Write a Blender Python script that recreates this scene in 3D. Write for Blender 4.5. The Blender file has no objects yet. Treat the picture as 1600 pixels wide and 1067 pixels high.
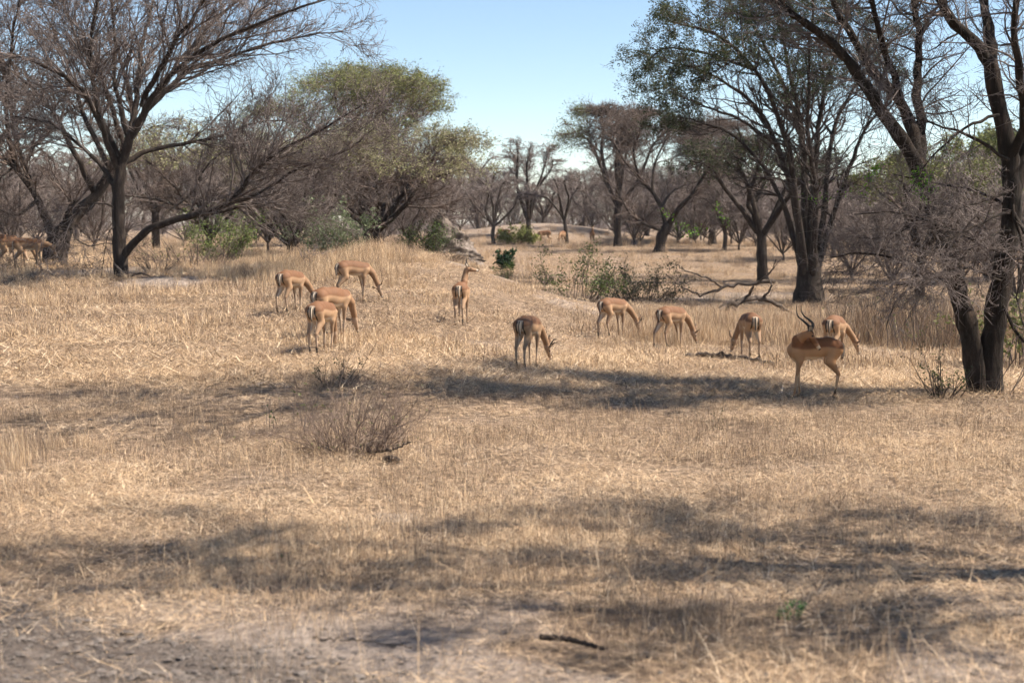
import bpy, math, zlib
import numpy as np
from mathutils import Vector

S = bpy.context.scene
COL = S.collection
R_ = math.radians

# ------------------------------------------------------------------ camera, sky, sun, exposure
CAM_Z = 2.7
F_PX = 2222.0                      # 50 mm lens on a 36 mm frame, 1600 px wide
PITCH = math.atan((533.5 - 350.0) / F_PX)
cam_d = bpy.data.cameras.new('camera')
cam = bpy.data.objects.new('camera', cam_d)
COL.objects.link(cam)
cam.location = (0, 0, CAM_Z)
cam.rotation_euler = (math.pi / 2 - PITCH, 0, 0)
cam_d.sensor_width = 36.0
cam_d.lens = 50.0
cam_d.clip_end = 8000
cam_d.dof.use_dof = True
cam_d.dof.focus_distance = 23.5
cam_d.dof.aperture_fstop = 1.7
S.camera = cam

SUN_EL, SUN_AZ = R_(53), R_(-3)    # azimuth measured from +X towards +Y
w = bpy.data.worlds.new('World')
S.world = w
w.use_nodes = True
nt = w.node_tree
sky = nt.nodes.new('ShaderNodeTexSky')
sky.sky_type = 'NISHITA'
sky.sun_disc = False
sky.sun_elevation = SUN_EL
sky.sun_rotation = math.pi / 2 - SUN_AZ
sky.air_density = 1.0
sky.dust_density = 0.05
sky.ozone_density = 1.3
sky.altitude = 1000
nt.links.new(sky.outputs[0], nt.nodes['Background'].inputs[0])
nt.nodes['Background'].inputs[1].default_value = 0.073

sun_d = bpy.data.lights.new('sun', 'SUN')
sun_d.energy = 5.0
sun_d.angle = R_(0.55)
sun_d.color = (1.0, 0.905, 0.775)
sun = bpy.data.objects.new('sun', sun_d)
COL.objects.link(sun)
sv = Vector((math.cos(SUN_EL) * math.cos(SUN_AZ), math.cos(SUN_EL) * math.sin(SUN_AZ), math.sin(SUN_EL)))
sun.rotation_euler = (-sv).to_track_quat('-Z', 'Y').to_euler()
sun.location = sv * 60

S.view_settings.view_transform = 'Standard'
S.view_settings.look = 'None'
S.view_settings.gamma = 1.0
S.view_settings.exposure = 1.25
S.render.engine = 'CYCLES'
S.cycles.max_bounces = 4
S.cycles.diffuse_bounces = 2
S.cycles.transparent_max_bounces = 4
S.cycles.use_denoising = True
S.cycles.use_adaptive_sampling = True
S.cycles.adaptive_threshold = 0.04

# ------------------------------------------------------------------ helpers
def rng_for(s):
    return np.random.default_rng(zlib.crc32(str(s).encode()))

def tag(o, label=None, cat=None, group=None, kind=None):
    if label: o['label'] = label
    if cat: o['category'] = cat
    if group: o['group'] = group
    if kind: o['kind'] = kind
    return o

def link(o, parent=None):
    COL.objects.link(o)
    if parent is not None: o.parent = parent
    return o

def empty(name, loc, rz=0.0, sc=1.0):
    o = bpy.data.objects.new(name, None)
    COL.objects.link(o)
    o.location = loc
    o.rotation_euler = (0, 0, rz)
    o.scale = (sc, sc, sc)
    o.empty_display_size = 0.2
    return o

def mesh(name, V, Fq=None, Ft=None, mat=None, smooth=True, col=None):
    """one mesh from numpy arrays of quads and / or triangles"""
    V = np.asarray(V, np.float32)
    me = bpy.data.meshes.new(name)
    loops, starts, n = [], [], 0
    if Fq is not None and len(Fq):
        Fq = np.asarray(Fq, np.int32)
        loops.append(Fq.ravel()); starts.append(np.arange(len(Fq), dtype=np.int32) * 4); n += len(Fq) * 4
    if Ft is not None and len(Ft):
        Ft = np.asarray(Ft, np.int32)
        loops.append(Ft.ravel()); starts.append(n + np.arange(len(Ft), dtype=np.int32) * 3)
    loops = np.concatenate(loops); starts = np.concatenate(starts)
    me.vertices.add(len(V)); me.vertices.foreach_set('co', V.ravel())
    me.loops.add(len(loops)); me.loops.foreach_set('vertex_index', loops)
    me.polygons.add(len(starts)); me.polygons.foreach_set('loop_start', starts)
    me.update(calc_edges=True)
    me.polygons.foreach_set('use_smooth', np.full(len(starts), smooth))
    if col is not None:
        a = me.color_attributes.new('Col', 'FLOAT_COLOR', 'POINT')
        c = np.ones((len(V), 4), np.float32); c[:, :3] = col
        a.data.foreach_set('color', c.ravel())
    if mat: me.materials.append(mat)
    me.validate()
    return me

def obj(name, me, parent=None):
    return link(bpy.data.objects.new(name, me), parent)

def copy_tree(o, parent=None):
    c = o.copy(); COL.objects.link(c); c.parent = parent
    for ch in o.children: copy_tree(ch, c)
    return c

def nrm(v):
    return v / (np.linalg.norm(v, axis=-1, keepdims=True) + 1e-9)

def sstep(a, b, x):
    t = np.clip((x - a) / (b - a), 0, 1)
    return t * t * (3 - 2 * t)

_H = np.random.default_rng(5).random((256, 256))
def vnoise(x, y, scale, seed=0):
    x = np.asarray(x) / scale + seed * 17.37; y = np.asarray(y) / scale + seed * 9.11
    i = np.floor(x).astype(int); j = np.floor(y).astype(int)
    fx = x - i; fy = y - j
    fx = fx * fx * (3 - 2 * fx); fy = fy * fy * (3 - 2 * fy)
    h = lambda a, b: _H[a % 256, b % 256]
    return (h(i, j) * (1 - fx) + h(i + 1, j) * fx) * (1 - fy) + (h(i, j + 1) * (1 - fx) + h(i + 1, j + 1) * fx) * fy

def fbm(x, y, scale, seed=0, n=3):
    s = 0; a = 1; t = 0
    for k in range(n):
        s = s + a * vnoise(x, y, scale / 2 ** k, seed + k); t += a; a *= 0.55
    return s / t

# ------------------------------------------------------------------ terrain
def terrain(x, y, rough=True):
    x = np.asarray(x, float); y = np.asarray(y, float)
    z = 1.25 * sstep(46, 92, y)
    left = 1.45 * sstep(13, 45, y) * sstep(2.5, -4.5, x)
    z = np.maximum(z, left) * 0.6 + 0.4 * (z + left - z * left / 1.6)
    z = z + 0.62 * np.exp(-((x + 1.0) ** 2 / 20 + (y - 42.5) ** 2 / 40))
    z = z + 1.5 * np.exp(-((x - 2.5) ** 2 / 60 + (y - 116) ** 2 / 120))
    z = z + 0.16 * np.exp(-((x + 8.6) ** 2 / 3 + (y - 36.0) ** 2 / 4))
    if rough:
        near = sstep(140, 30, y)
        z = z + near * (0.10 * (fbm(x, y, 3.2, 3) - 0.5) + 0.045 * (fbm(x, y, 0.55, 8) - 0.5))
        z = z + 0.07 * bare_corner(x, y) * (fbm(x, y, 0.22, 21, 2) - 0.45)
    return z

def bare_corner(x, y):
    # signed distance to the edge of the bare grey soil near the vehicle track
    d = ((x + 3.7) * 1.8 + (y - 10.5) * 2.1) / 2.77
    d = d + 0.9 * (fbm(x, y, 1.3, 31) - 0.5)
    return sstep(0.25, -0.45, d)

def W(px, py, d):
    """a point d metres ahead seen at (px, py) of the 1600 x 1067 survey frame"""
    u = (px - 800.0) / F_PX; v = (533.5 - py) / F_PX
    ry = math.cos(PITCH) + v * math.sin(PITCH); rz = -math.sin(PITCH) + v * math.cos(PITCH)
    s = d / ry
    return np.array([u * s, d, CAM_Z + rz * s])

def G(px, d):
    x = (px - 800.0) / F_PX * d
    return np.array([x, d, float(terrain(x, d))])

# ------------------------------------------------------------------ materials
def mat_base(name):
    m = bpy.data.materials.new(name); m.use_nodes = True
    nt = m.node_tree
    return m, nt, nt.nodes['Principled BSDF']

def noise_node(nt, scale, detail=4, rough=0.6, coord=None, vec_scale=None):
    n = nt.nodes.new('ShaderNodeTexNoise')
    n.inputs['Scale'].default_value = scale; n.inputs['Detail'].default_value = detail; n.inputs['Roughness'].default_value = rough
    tc = nt.nodes.new('ShaderNodeTexCoord')
    src = tc.outputs['Object']
    if vec_scale:
        mp = nt.nodes.new('ShaderNodeMapping'); mp.inputs['Scale'].default_value = vec_scale
        nt.links.new(src, mp.inputs[0]); src = mp.outputs[0]
    nt.links.new(src, n.inputs['Vector'])
    return n

def ramp_node(nt, fac, stops):
    r = nt.nodes.new('ShaderNodeValToRGB')
    e = r.color_ramp.elements
    while len(e) < len(stops): e.new(0.5)
    for k, (p, c) in enumerate(stops):
        e[k].position = p; e[k].color = (*c, 1)
    nt.links.new(fac, r.inputs[0])
    return r

def simple_noise_mat(name, stops, scale, rough=0.9, bump=0.0, bscale=None, vec=None, spec=0.2):
    m, nt, b = mat_base(name)
    n = noise_node(nt, scale, 5, 0.65, vec_scale=vec)
    r = ramp_node(nt, n.outputs[0], stops)
    nt.links.new(r.outputs[0], b.inputs['Base Color'])
    b.inputs['Roughness'].default_value = rough
    b.inputs['Specular IOR Level'].default_value = spec
    if bump:
        n2 = noise_node(nt, bscale or scale * 3, 5, 0.7, vec_scale=vec)
        bp = nt.nodes.new('ShaderNodeBump'); bp.inputs['Strength'].default_value = bump; bp.inputs['Distance'].default_value = 0.04
        nt.links.new(n2.outputs[0], bp.inputs['Height']); nt.links.new(bp.outputs[0], b.inputs['Normal'])
    return m

def attr_mat(name, rough=0.8, trans=0.0, noise=None, spec=0.15):
    """base colour from the mesh's own colour attribute, with optional light passing through"""
    m, nt, b = mat_base(name)
    a = nt.nodes.new('ShaderNodeAttribute'); a.attribute_name = 'Col'
    src = a.outputs['Color']
    if noise:
        n = noise_node(nt, noise[0], 3, 0.6)
        mr = nt.nodes.new('ShaderNodeMapRange'); mr.inputs[3].default_value = 1 - noise[1]; mr.inputs[4].default_value = 1 + noise[1]
        nt.links.new(n.outputs[0], mr.inputs[0])
        mx = nt.nodes.new('ShaderNodeVectorMath'); mx.operation = 'SCALE'
        nt.links.new(src, mx.inputs[0]); nt.links.new(mr.outputs[0], mx.inputs['Scale'])
        src = mx.outputs[0]
    nt.links.new(src, b.inputs['Base Color'])
    b.inputs['Roughness'].default_value = rough
    b.inputs['Specular IOR Level'].default_value = spec
    if trans:
        t = nt.nodes.new('ShaderNodeBsdfTranslucent'); nt.links.new(src, t.inputs[0])
        mix = nt.nodes.new('ShaderNodeMixShader'); mix.inputs[0].default_value = trans
        nt.links.new(b.outputs[0], mix.inputs[1]); nt.links.new(t.outputs[0], mix.inputs[2])
        nt.links.new(mix.outputs[0], nt.nodes['Material Output'].inputs[0])
    return m

M_BARK = simple_noise_mat('dark_bark', [(0.3, (0.016, 0.012, 0.010)), (0.55, (0.042, 0.031, 0.025)), (0.78, (0.10, 0.076, 0.062))], 9, 0.95, 0.9, 24, (1, 1, 0.22))
M_BARK2 = simple_noise_mat('brown_bark', [(0.3, (0.010, 0.008, 0.006)), (0.55, (0.028, 0.020, 0.015)), (0.78, (0.085, 0.057, 0.042))], 9, 0.95, 0.9, 24, (1, 1, 0.22))
M_BARK_HAZED = simple_noise_mat('haze_tinted_bark', [(0.3, (0.05, 0.038, 0.032)), (0.6, (0.10, 0.078, 0.066)), (0.78, (0.17, 0.135, 0.115))], 6, 0.95)  # paler bark for distant trees: haze painted into the colour
M_TWIG = simple_noise_mat('grey_twig', [(0.35, (0.070, 0.054, 0.048)), (0.65, (0.19, 0.155, 0.142))], 2.5, 0.85)
M_TWIG_BROWN = simple_noise_mat('brown_twig', [(0.35, (0.060, 0.043, 0.036)), (0.65, (0.145, 0.108, 0.090))], 2.5, 0.85)
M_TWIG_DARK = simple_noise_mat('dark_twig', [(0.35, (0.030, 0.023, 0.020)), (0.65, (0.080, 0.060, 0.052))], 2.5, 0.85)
M_TWIG_HAZED = simple_noise_mat('haze_tinted_twig', [(0.35, (0.11, 0.085, 0.075)), (0.65, (0.22, 0.18, 0.165))], 2.5, 0.85)  # lightened so that far crowns carry distance haze in their colour
M_TWIG_RED = simple_noise_mat('reddish_twig', [(0.35, (0.07, 0.047, 0.037)), (0.65, (0.26, 0.19, 0.15))], 3.5, 0.85)
M_LEAF = attr_mat('leaf', 0.65, 0.3)
M_GRASS = attr_mat('dry_straw', 0.75, 0.0)
M_COAT = attr_mat('antelope_coat', 0.72, 0, (55, 0.14), 0.25)
M_HORN = simple_noise_mat('horn', [(0.3, (0.012, 0.011, 0.010)), (0.7, (0.045, 0.04, 0.035))], 30, 0.5, 0.4, 60, None, 0.4)
M_EYE = simple_noise_mat('eye', [(0.3, (0.006, 0.005, 0.004)), (0.7, (0.012, 0.01, 0.008))], 30, 0.12, 0, None, None, 0.6)
M_HOOF = simple_noise_mat('hoof', [(0.3, (0.015, 0.013, 0.012)), (0.7, (0.04, 0.035, 0.03))], 40, 0.5)
M_DEADWOOD = simple_noise_mat('dead_wood', [(0.3, (0.035, 0.026, 0.021)), (0.55, (0.085, 0.065, 0.052)), (0.75, (0.19, 0.155, 0.13))], 7, 0.95, 0.8, 25)
M_TERMITE = simple_noise_mat('termite_clay', [(0.36, (0.045, 0.035, 0.030)), (0.5, (0.14, 0.113, 0.096)), (0.66, (0.25, 0.21, 0.182))], 4.5, 0.95, 1.0, 6)
M_CLOD = simple_noise_mat('soil_clod', [(0.3, (0.07, 0.058, 0.05)), (0.7, (0.20, 0.17, 0.15))], 9, 0.95, 0.5, 40)

def ground_material():
    m, nt, b = mat_base('savanna_ground')
    L = nt.links
    a = nt.nodes.new('ShaderNodeAttribute'); a.attribute_name = 'Col'       # red: how bare the soil is
    n1 = noise_node(nt, 0.55, 6, 0.65); n2 = noise_node(nt, 7, 6, 0.75); n3 = noise_node(nt, 45, 4, 0.7)
    straw = ramp_node(nt, n2.outputs[0], [(0.37, (0.085, 0.060, 0.044)), (0.50, (0.22, 0.155, 0.105)), (0.66, (0.46, 0.335, 0.225))])
    soil = ramp_node(nt, n2.outputs[0], [(0.34, (0.17, 0.138, 0.118)), (0.52, (0.32, 0.262, 0.222)), (0.70, (0.46, 0.385, 0.33))])
    sep = nt.nodes.new('ShaderNodeSeparateColor'); L.new(a.outputs['Color'], sep.inputs[0])
    ad = nt.nodes.new('ShaderNodeMath'); ad.operation = 'ADD'; L.new(sep.outputs[0], ad.inputs[0])
    mr = nt.nodes.new('ShaderNodeMapRange'); mr.inputs[1].default_value = 0.4; mr.inputs[2].default_value = 0.7; mr.inputs[3].default_value = -0.12; mr.inputs[4].default_value = 0.35
    L.new(n1.outputs[0], mr.inputs[0]); L.new(mr.outputs[0], ad.inputs[1]); ad.use_clamp = True
    mix = nt.nodes.new('ShaderNodeMix'); mix.data_type = 'RGBA'
    L.new(ad.outputs[0], mix.inputs[0]); L.new(straw.outputs[0], mix.inputs[6]); L.new(soil.outputs[0], mix.inputs[7])
    dsoil = ramp_node(nt, n2.outputs[0], [(0.34, (0.055, 0.045, 0.040)), (0.52, (0.125, 0.103, 0.090)), (0.72, (0.21, 0.178, 0.155))])
    mixd = nt.nodes.new('ShaderNodeMix'); mixd.data_type = 'RGBA'
    L.new(sep.outputs[1], mixd.inputs[0]); L.new(mix.outputs[2], mixd.inputs[6]); L.new(dsoil.outputs[0], mixd.inputs[7]); mix = mixd
    fine = ramp_node(nt, n3.outputs[0], [(0.30, (0.62, 0.60, 0.58)), (0.62, (1.1, 1.1, 1.1))])
    mul = nt.nodes.new('ShaderNodeMix'); mul.data_type = 'RGBA'; mul.blend_type = 'MULTIPLY'; mul.inputs[0].default_value = 1
    L.new(mix.outputs[2], mul.inputs[6]); L.new(fine.outputs[0], mul.inputs[7])
    L.new(mul.outputs[2], b.inputs['Base Color'])
    b.inputs['Roughness'].default_value = 0.95; b.inputs['Specular IOR Level'].default_value = 0.1
    bp = nt.nodes.new('ShaderNodeBump'); bp.inputs['Strength'].default_value = 0.8; bp.inputs['Distance'].default_value = 0.03
    L.new(n3.outputs[0], bp.inputs['Height'])
    bp2 = nt.nodes.new('ShaderNodeBump'); bp2.inputs['Strength'].default_value = 0.7; bp2.inputs['Distance'].default_value = 0.12
    L.new(n2.outputs[0], bp2.inputs['Height']); L.new(bp.outputs[0], bp2.inputs['Normal']); L.new(bp2.outputs[0], b.inputs['Normal'])
    return m

# ------------------------------------------------------------------ the ground
def soil_mask(x, y):
    """where the soil lies bare: the track corner, scraped patches, the crest of the mound, the far sand"""
    s = bare_corner(x, y)
    s = np.maximum(s, 0.85 * sstep(11.6, 8.8, y) * sstep(0.33, 0.53, fbm(x, y, 1.2, 12)))
    n = fbm(x, y, 1.1, 14) - 0.5
    for cx, cy, rx, ry, a in ((-8.7, 35.7, 1.35, 1.3, 0.85), (-11.5, 40.5, 1.5, 1.6, 0.9), (-0.6, 44.2, 2.8, 1.6, 0.8), (2.0, 40.0, 1.3, 1.2, 0.6), (-7.6, 41.5, 1.0, 1.3, 0.8),
                              (-1.1, 12.9, 0.30, 0.35, 0.9), (2.5, 116, 8.5, 12, 0.5), (9.0, 52, 4.0, 2.5, 0.6), (8.2, 31.5, 1.6, 0.9, 0.7)):
        s = np.maximum(s, a * sstep(1.15, 0.55, ((x - cx) / rx) ** 2 + ((y - cy) / ry) ** 2 + 1.3 * n))
    return np.clip(s, 0, 1)

def build_ground():
    ny, nx = 360, 240
    t = np.linspace(0, 1, ny)
    ys = np.where(t < 0.88, 3.0 * (150 / 3.0) ** (t / 0.88), 0)
    k = t >= 0.88
    ys[k] = 150 * (4000 / 150) ** ((t[k] - 0.88) / 0.12)
    ys = np.concatenate([[-300, -60, -15, 0], ys])
    u = np.linspace(-1, 1, nx)
    us = np.sign(u) * (0.46 * np.abs(u) + 2.5 * np.clip(np.abs(u) - 0.85, 0, 1) ** 1.4 * 10)
    half = np.maximum(np.abs(ys), 7.0)
    X = us[None, :] * half[:, None] * 1.0
    Y = np.repeat(ys[:, None], nx, 1)
    Z = terrain(X, Y)
    V = np.stack([X, Y, Z], -1).reshape(-1, 3)
    idx = np.arange(len(ys) * nx).reshape(len(ys), nx)
    Fq = np.stack([idx[:-1, :-1], idx[:-1, 1:], idx[1:, 1:], idx[1:, :-1]], -1).reshape(-1, 4)
    c = np.zeros((len(V), 3)); c[:, 0] = soil_mask(V[:, 0], V[:, 1]); c[:, 1] = 0.85 * bare_corner(V[:, 0], V[:, 1])
    o = obj('ground', mesh('ground', V, Fq, None, ground_material(), True, c))
    tag(o, 'dry straw coloured savanna ground with bare grey soil patches', 'ground', kind='structure')
    return o
build_ground()

# ------------------------------------------------------------------ tubes, branching
def tube_arrays(P, Rr, sides=3):
    P = np.asarray(P, float); Rr = np.asarray(Rr, float)
    N, k, _ = P.shape
    T = nrm(np.gradient(P, axis=1))
    a = np.where(np.abs(T[:, :1, 2:3]) > 0.85, np.array([1.0, 0.1, 0]), np.array([0, 0.05, 1.0]))
    u = nrm(np.cross(T, np.broadcast_to(a, T.shape))); v = np.cross(T, u)
    ang = np.arange(sides) * 2 * np.pi / sides
    V = P[:, :, None, :] + Rr[:, :, None, None] * (np.cos(ang)[None, None, :, None] * u[:, :, None, :] + np.sin(ang)[None, None, :, None] * v[:, :, None, :])
    idx = np.arange(N * k * sides).reshape(N, k, sides)
    nx = np.roll(idx, -1, axis=2)
    Fq = np.stack([idx[:, :-1], nx[:, :-1], nx[:, 1:], idx[:, 1:]], -1).reshape(-1, 4)
    return V.reshape(-1, 3), Fq

def join(parts):
    """parts of (verts, quads) or (verts, quads, triangles) -> verts, quads, triangles"""
    Vs, Fs, Ts, off = [], [], [np.zeros((0, 3), int)], 0
    for p in parts:
        Vs.append(p[0]); Fs.append(p[1] + off)
        if len(p) > 2: Ts.append(p[2] + off)
        off += len(p[0])
    return np.concatenate(Vs), np.concatenate(Fs), np.concatenate(Ts)

def spike_arrays(P, Rr):
    """three-sided twigs running to a point"""
    N, k, _ = P.shape
    if N == 0: return np.zeros((0, 3)), np.zeros((0, 4), int), np.zeros((0, 3), int)
    V, Fq = tube_arrays(P, Rr, 3)
    V = V.reshape(N, k, 3, 3); V[:, -1] = P[:, -1][:, None]
    V = np.concatenate([V[:, :-1].reshape(N, -1, 3), P[:, -1:]], 1)
    m = (k - 1) * 3 + 1
    idx = np.arange(N * m).reshape(N, m)
    R = idx[:, :-1].reshape(N, k - 1, 3); R2 = np.roll(R, -1, 2)
    Fq = np.stack([R[:, :-1], R2[:, :-1], R2[:, 1:], R[:, 1:]], -1).reshape(-1, 4)
    tip = np.repeat(idx[:, -1:], 3, 1)
    Ft = np.stack([R[:, -1], R2[:, -1], tip], -1).reshape(-1, 3)
    return V.reshape(-1, 3), Fq, Ft

def spline(pts, n):
    p = np.asarray(pts, float)
    q = np.vstack([2 * p[0] - p[1], p, 2 * p[-1] - p[-2]])
    out = []
    m = len(p) - 1
    for s in np.linspace(0, m, n):
        i = min(int(s), m - 1); t = s - i
        a, b, c, d = q[i], q[i + 1], q[i + 2], q[i + 3]
        out.append(0.5 * (2 * b + (c - a) * t + (2 * a - 5 * b + 4 * c - d) * t * t + (3 * b - 3 * c + d - a) * t ** 3))
    return np.array(out)

def limb_tube(pts, r0, r1, n, sides, rg, wob=0.03, flare=0.0, power=0.9):
    P = spline(pts, n)
    t = np.linspace(0, 1, n)
    L = np.linalg.norm(P[-1] - P[0])
    P[1:-1] += rg.normal(0, wob * L / n, (n - 2, 3))
    r = r0 + (r1 - r0) * t ** power
    r = r * (1 + flare * np.exp(-t * 14)) * (1 + rg.normal(0, 0.05, n))
    return P, r

def spawn(P, Rr, dens, tmin, ang, length, taper, rg, up=0.0, flat=0.0, rad=0.55):
    """children along every branch: dens per metre, from fraction tmin on"""
    N, k, _ = P.shape
    seg = np.linalg.norm(np.diff(P, axis=1), axis=2).sum(1)
    cnt = rg.poisson(np.maximum(seg * dens * (1 - tmin), 0.4))
    par = np.repeat(np.arange(N), cnt)
    n = len(par)
    t = tmin + (1 - tmin) * rg.random(n) ** 0.85
    f = t * (k - 1); i = np.minimum(f.astype(int), k - 2); g = (f - i)[:, None]
    st = P[par, i] * (1 - g) + P[par, i + 1] * g
    T = nrm(P[par, i + 1] - P[par, i])
    rr = (Rr[par, i] * (1 - g[:, 0]) + Rr[par, i + 1] * g[:, 0])
    a = nrm(np.cross(T, rg.normal(0, 1, (n, 3))))
    th = np.radians(rg.normal(ang, ang * 0.28, n))[:, None]
    d = T * np.cos(th) + a * np.sin(th)
    d[:, 2] = d[:, 2] * (1 - flat) + up
    d = nrm(d)
    ln = rg.uniform(length[0], length[1], n) * (1 - taper * t)
    return st, d, ln, np.maximum(rr * rad, 0.0)

def grow(st, d, ln, r0, r1, k, rg, wander=0.2, up=0.0, env=None, jitter=1.2):
    N = len(st)
    P = np.empty((N, k, 3)); P[:, 0] = st
    d = d.copy(); step = (ln / (k - 1))[:, None]
    jit = jitter * rg.random(N) ** 1.5
    for j in range(1, k):
        d = d + rg.normal(0, wander, (N, 3)); d[:, 2] += up
        if env is not None:
            zt = env(P[:, j - 1, 0], P[:, j - 1, 1])
            over = P[:, j - 1, 2] > zt - jit
            d[over, 2] = rg.normal(-0.05, 0.18, over.sum())
        d = nrm(d)
        P[:, j] = P[:, j - 1] + d * step
    r0 = np.asarray(r0)
    Rr = r0[:, None] + (np.asarray(r1) - r0)[:, None] * np.linspace(0, 1, k)[None, :]
    return P, Rr

def leaf_quads(C, size, rg, flat=0.0, aspect=0.5):
    n = len(C)
    a = nrm(rg.normal(0, 1, (n, 3)) * np.array([1, 1, 1 - flat]))
    b = nrm(np.cross(a, rg.normal(0, 1, (n, 3)) * np.array([1 - flat * .7, 1 - flat * .7, 1]) + 1e-3))
    s = size * rg.uniform(0.6, 1.35, n)[:, None]
    V = np.stack([C - a * s, C + b * s * aspect, C + a * s, C - b * s * aspect], 1).reshape(-1, 3)
    return V, np.arange(n * 4).reshape(n, 4)

def leaf_cols(n, cols, rg, per=4):
    cols = np.array(cols)
    c = cols[rg.integers(0, len(cols), n)] * rg.uniform(0.75, 1.25, n)[:, None]
    return np.repeat(c, per, 0)

def finish_tree(root, base, limbs, rg, levels, env, twig_mat, limb_mat, leaves=None, trunk_sides=10, n_trunk=1, n_high=0, high_levels=(), fuzz=1.2):
    """limbs: list of (P, r); the first n_trunk are the trunk; levels grow one from another into the crown"""
    for q, (P, r) in enumerate(limbs):
        V, Fq = tube_arrays(P[None] - base, r[None], trunk_sides if q < n_trunk else max(6, trunk_sides - 3))
        if trunk_sides > 10:
            nn = fbm(V[:, 0] * 3 + V[:, 2] * 0.25, V[:, 1] * 3 + q, 0.35, q)
            ax = np.repeat(P - base, len(V) // len(P), 0)
            V = ax + (V - ax) * (0.84 + 0.32 * nn)[:, None]
        obj('trunk' if q < n_trunk else 'limb', mesh('limb', V, Fq, None, limb_mat), root)
    src = []
    for q, (P, r) in enumerate(limbs):
        s = np.linspace(0, 1, 10); k = len(P)
        f = s * (k - 1); i = np.minimum(f.astype(int), k - 2); g = (f - i)[:, None]
        src.append((P[i] * (1 - g) + P[i + 1] * g, r[i] * (1 - g[:, 0]) + r[i + 1] * g[:, 0]))
    cur = (np.array([a for a, b in src]), np.array([b for a, b in src]))
    start0 = n_trunk if len(src) > n_trunk else 0
    full = cur; stop = len(src) - n_high
    parts = []; last = None; tips = []
    runs = [(start0, stop, levels)] + ([(stop, len(src), high_levels)] if n_high else [])
    for lv, first, a0, a1 in [(lv, q == 0, a, b) for a, b, ls in runs for q, lv in enumerate(ls)]:
        if first: cur = (full[0][a0:a1], full[1][a0:a1])
        st, d, ln, rr = spawn(cur[0], cur[1], lv['dens'], lv.get('tmin', 0.2), lv.get('ang', 40), lv['len'], lv.get('taper', 0.45), rg, lv.get('up', 0.0), lv.get('flat', 0.0))
        r0 = np.clip(rr, lv['r'][0], lv['r'][1]); r1 = r0 * lv.get('rt', 0.45)
        P, Rr = grow(st, d, ln, r0, r1, lv.get('k', 4), rg, lv.get('wander', 0.2), lv.get('gup', 0.0), None if lv.get('free') else env, lv.get('fuzz', fuzz))
        if 'zmin' in lv:
            keep = P[:, -1, 2] > lv['zmin']; P, Rr = P[keep], Rr[keep]
        parts.append(spike_arrays(P - base, Rr) if lv.get('spike') else tube_arrays(P - base, Rr, lv.get('sides', 3)))
        cur = (P, Rr)
        if lv is levels[-1] or (n_high and lv is high_levels[-1]): tips.append(P[:, [0, -1]])
    last = np.concatenate(tips)
    if parts:
        V, Fq, Ft = join(parts)
        tag(obj('crown', mesh('crown', V, Fq, Ft, twig_mat), root), kind='stuff')
    if leaves:
        n = leaves['n']
        pick = last
        if 'where' in leaves:
            ok = leaves['where'](last[:, -1, :]); pick = last[ok]
        if len(pick):
            i = rg.integers(0, len(pick), n); j = rg.random(n)
            k = pick.shape[1]
            f = j * (k - 1); a = np.minimum(f.astype(int), k - 2); g = (f - a)[:, None]
            C = pick[i, a] * (1 - g) + pick[i, a + 1] * g + rg.normal(0, leaves.get('spread', 0.06), (n, 3))
            V, Fq = leaf_quads(C - base, leaves['size'], rg, leaves.get('flat', 0.3), leaves.get('aspect', 0.5))
            tag(obj('foliage', mesh('foliage', V, Fq, None, M_LEAF, False, leaf_cols(n, leaves['cols'], rg)), root), kind='stuff')
    return root

GREEN_OLIVE = [(0.13, 0.15, 0.045), (0.17, 0.18, 0.06), (0.10, 0.12, 0.04), (0.20, 0.20, 0.085)]
GREEN_PALE = [(0.26, 0.26, 0.12), (0.31, 0.29, 0.17), (0.20, 0.21, 0.09), (0.34, 0.30, 0.20)]
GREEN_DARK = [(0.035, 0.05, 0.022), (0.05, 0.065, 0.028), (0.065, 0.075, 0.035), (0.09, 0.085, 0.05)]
GREEN_FRESH = [(0.095, 0.135, 0.035), (0.135, 0.175, 0.055), (0.07, 0.10, 0.03), (0.17, 0.19, 0.08)]

def dome(cx, cy, top, rad, drop):
    return lambda x, y: top - drop * ((x - cx) ** 2 + (y - cy) ** 2) / rad ** 2

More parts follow.
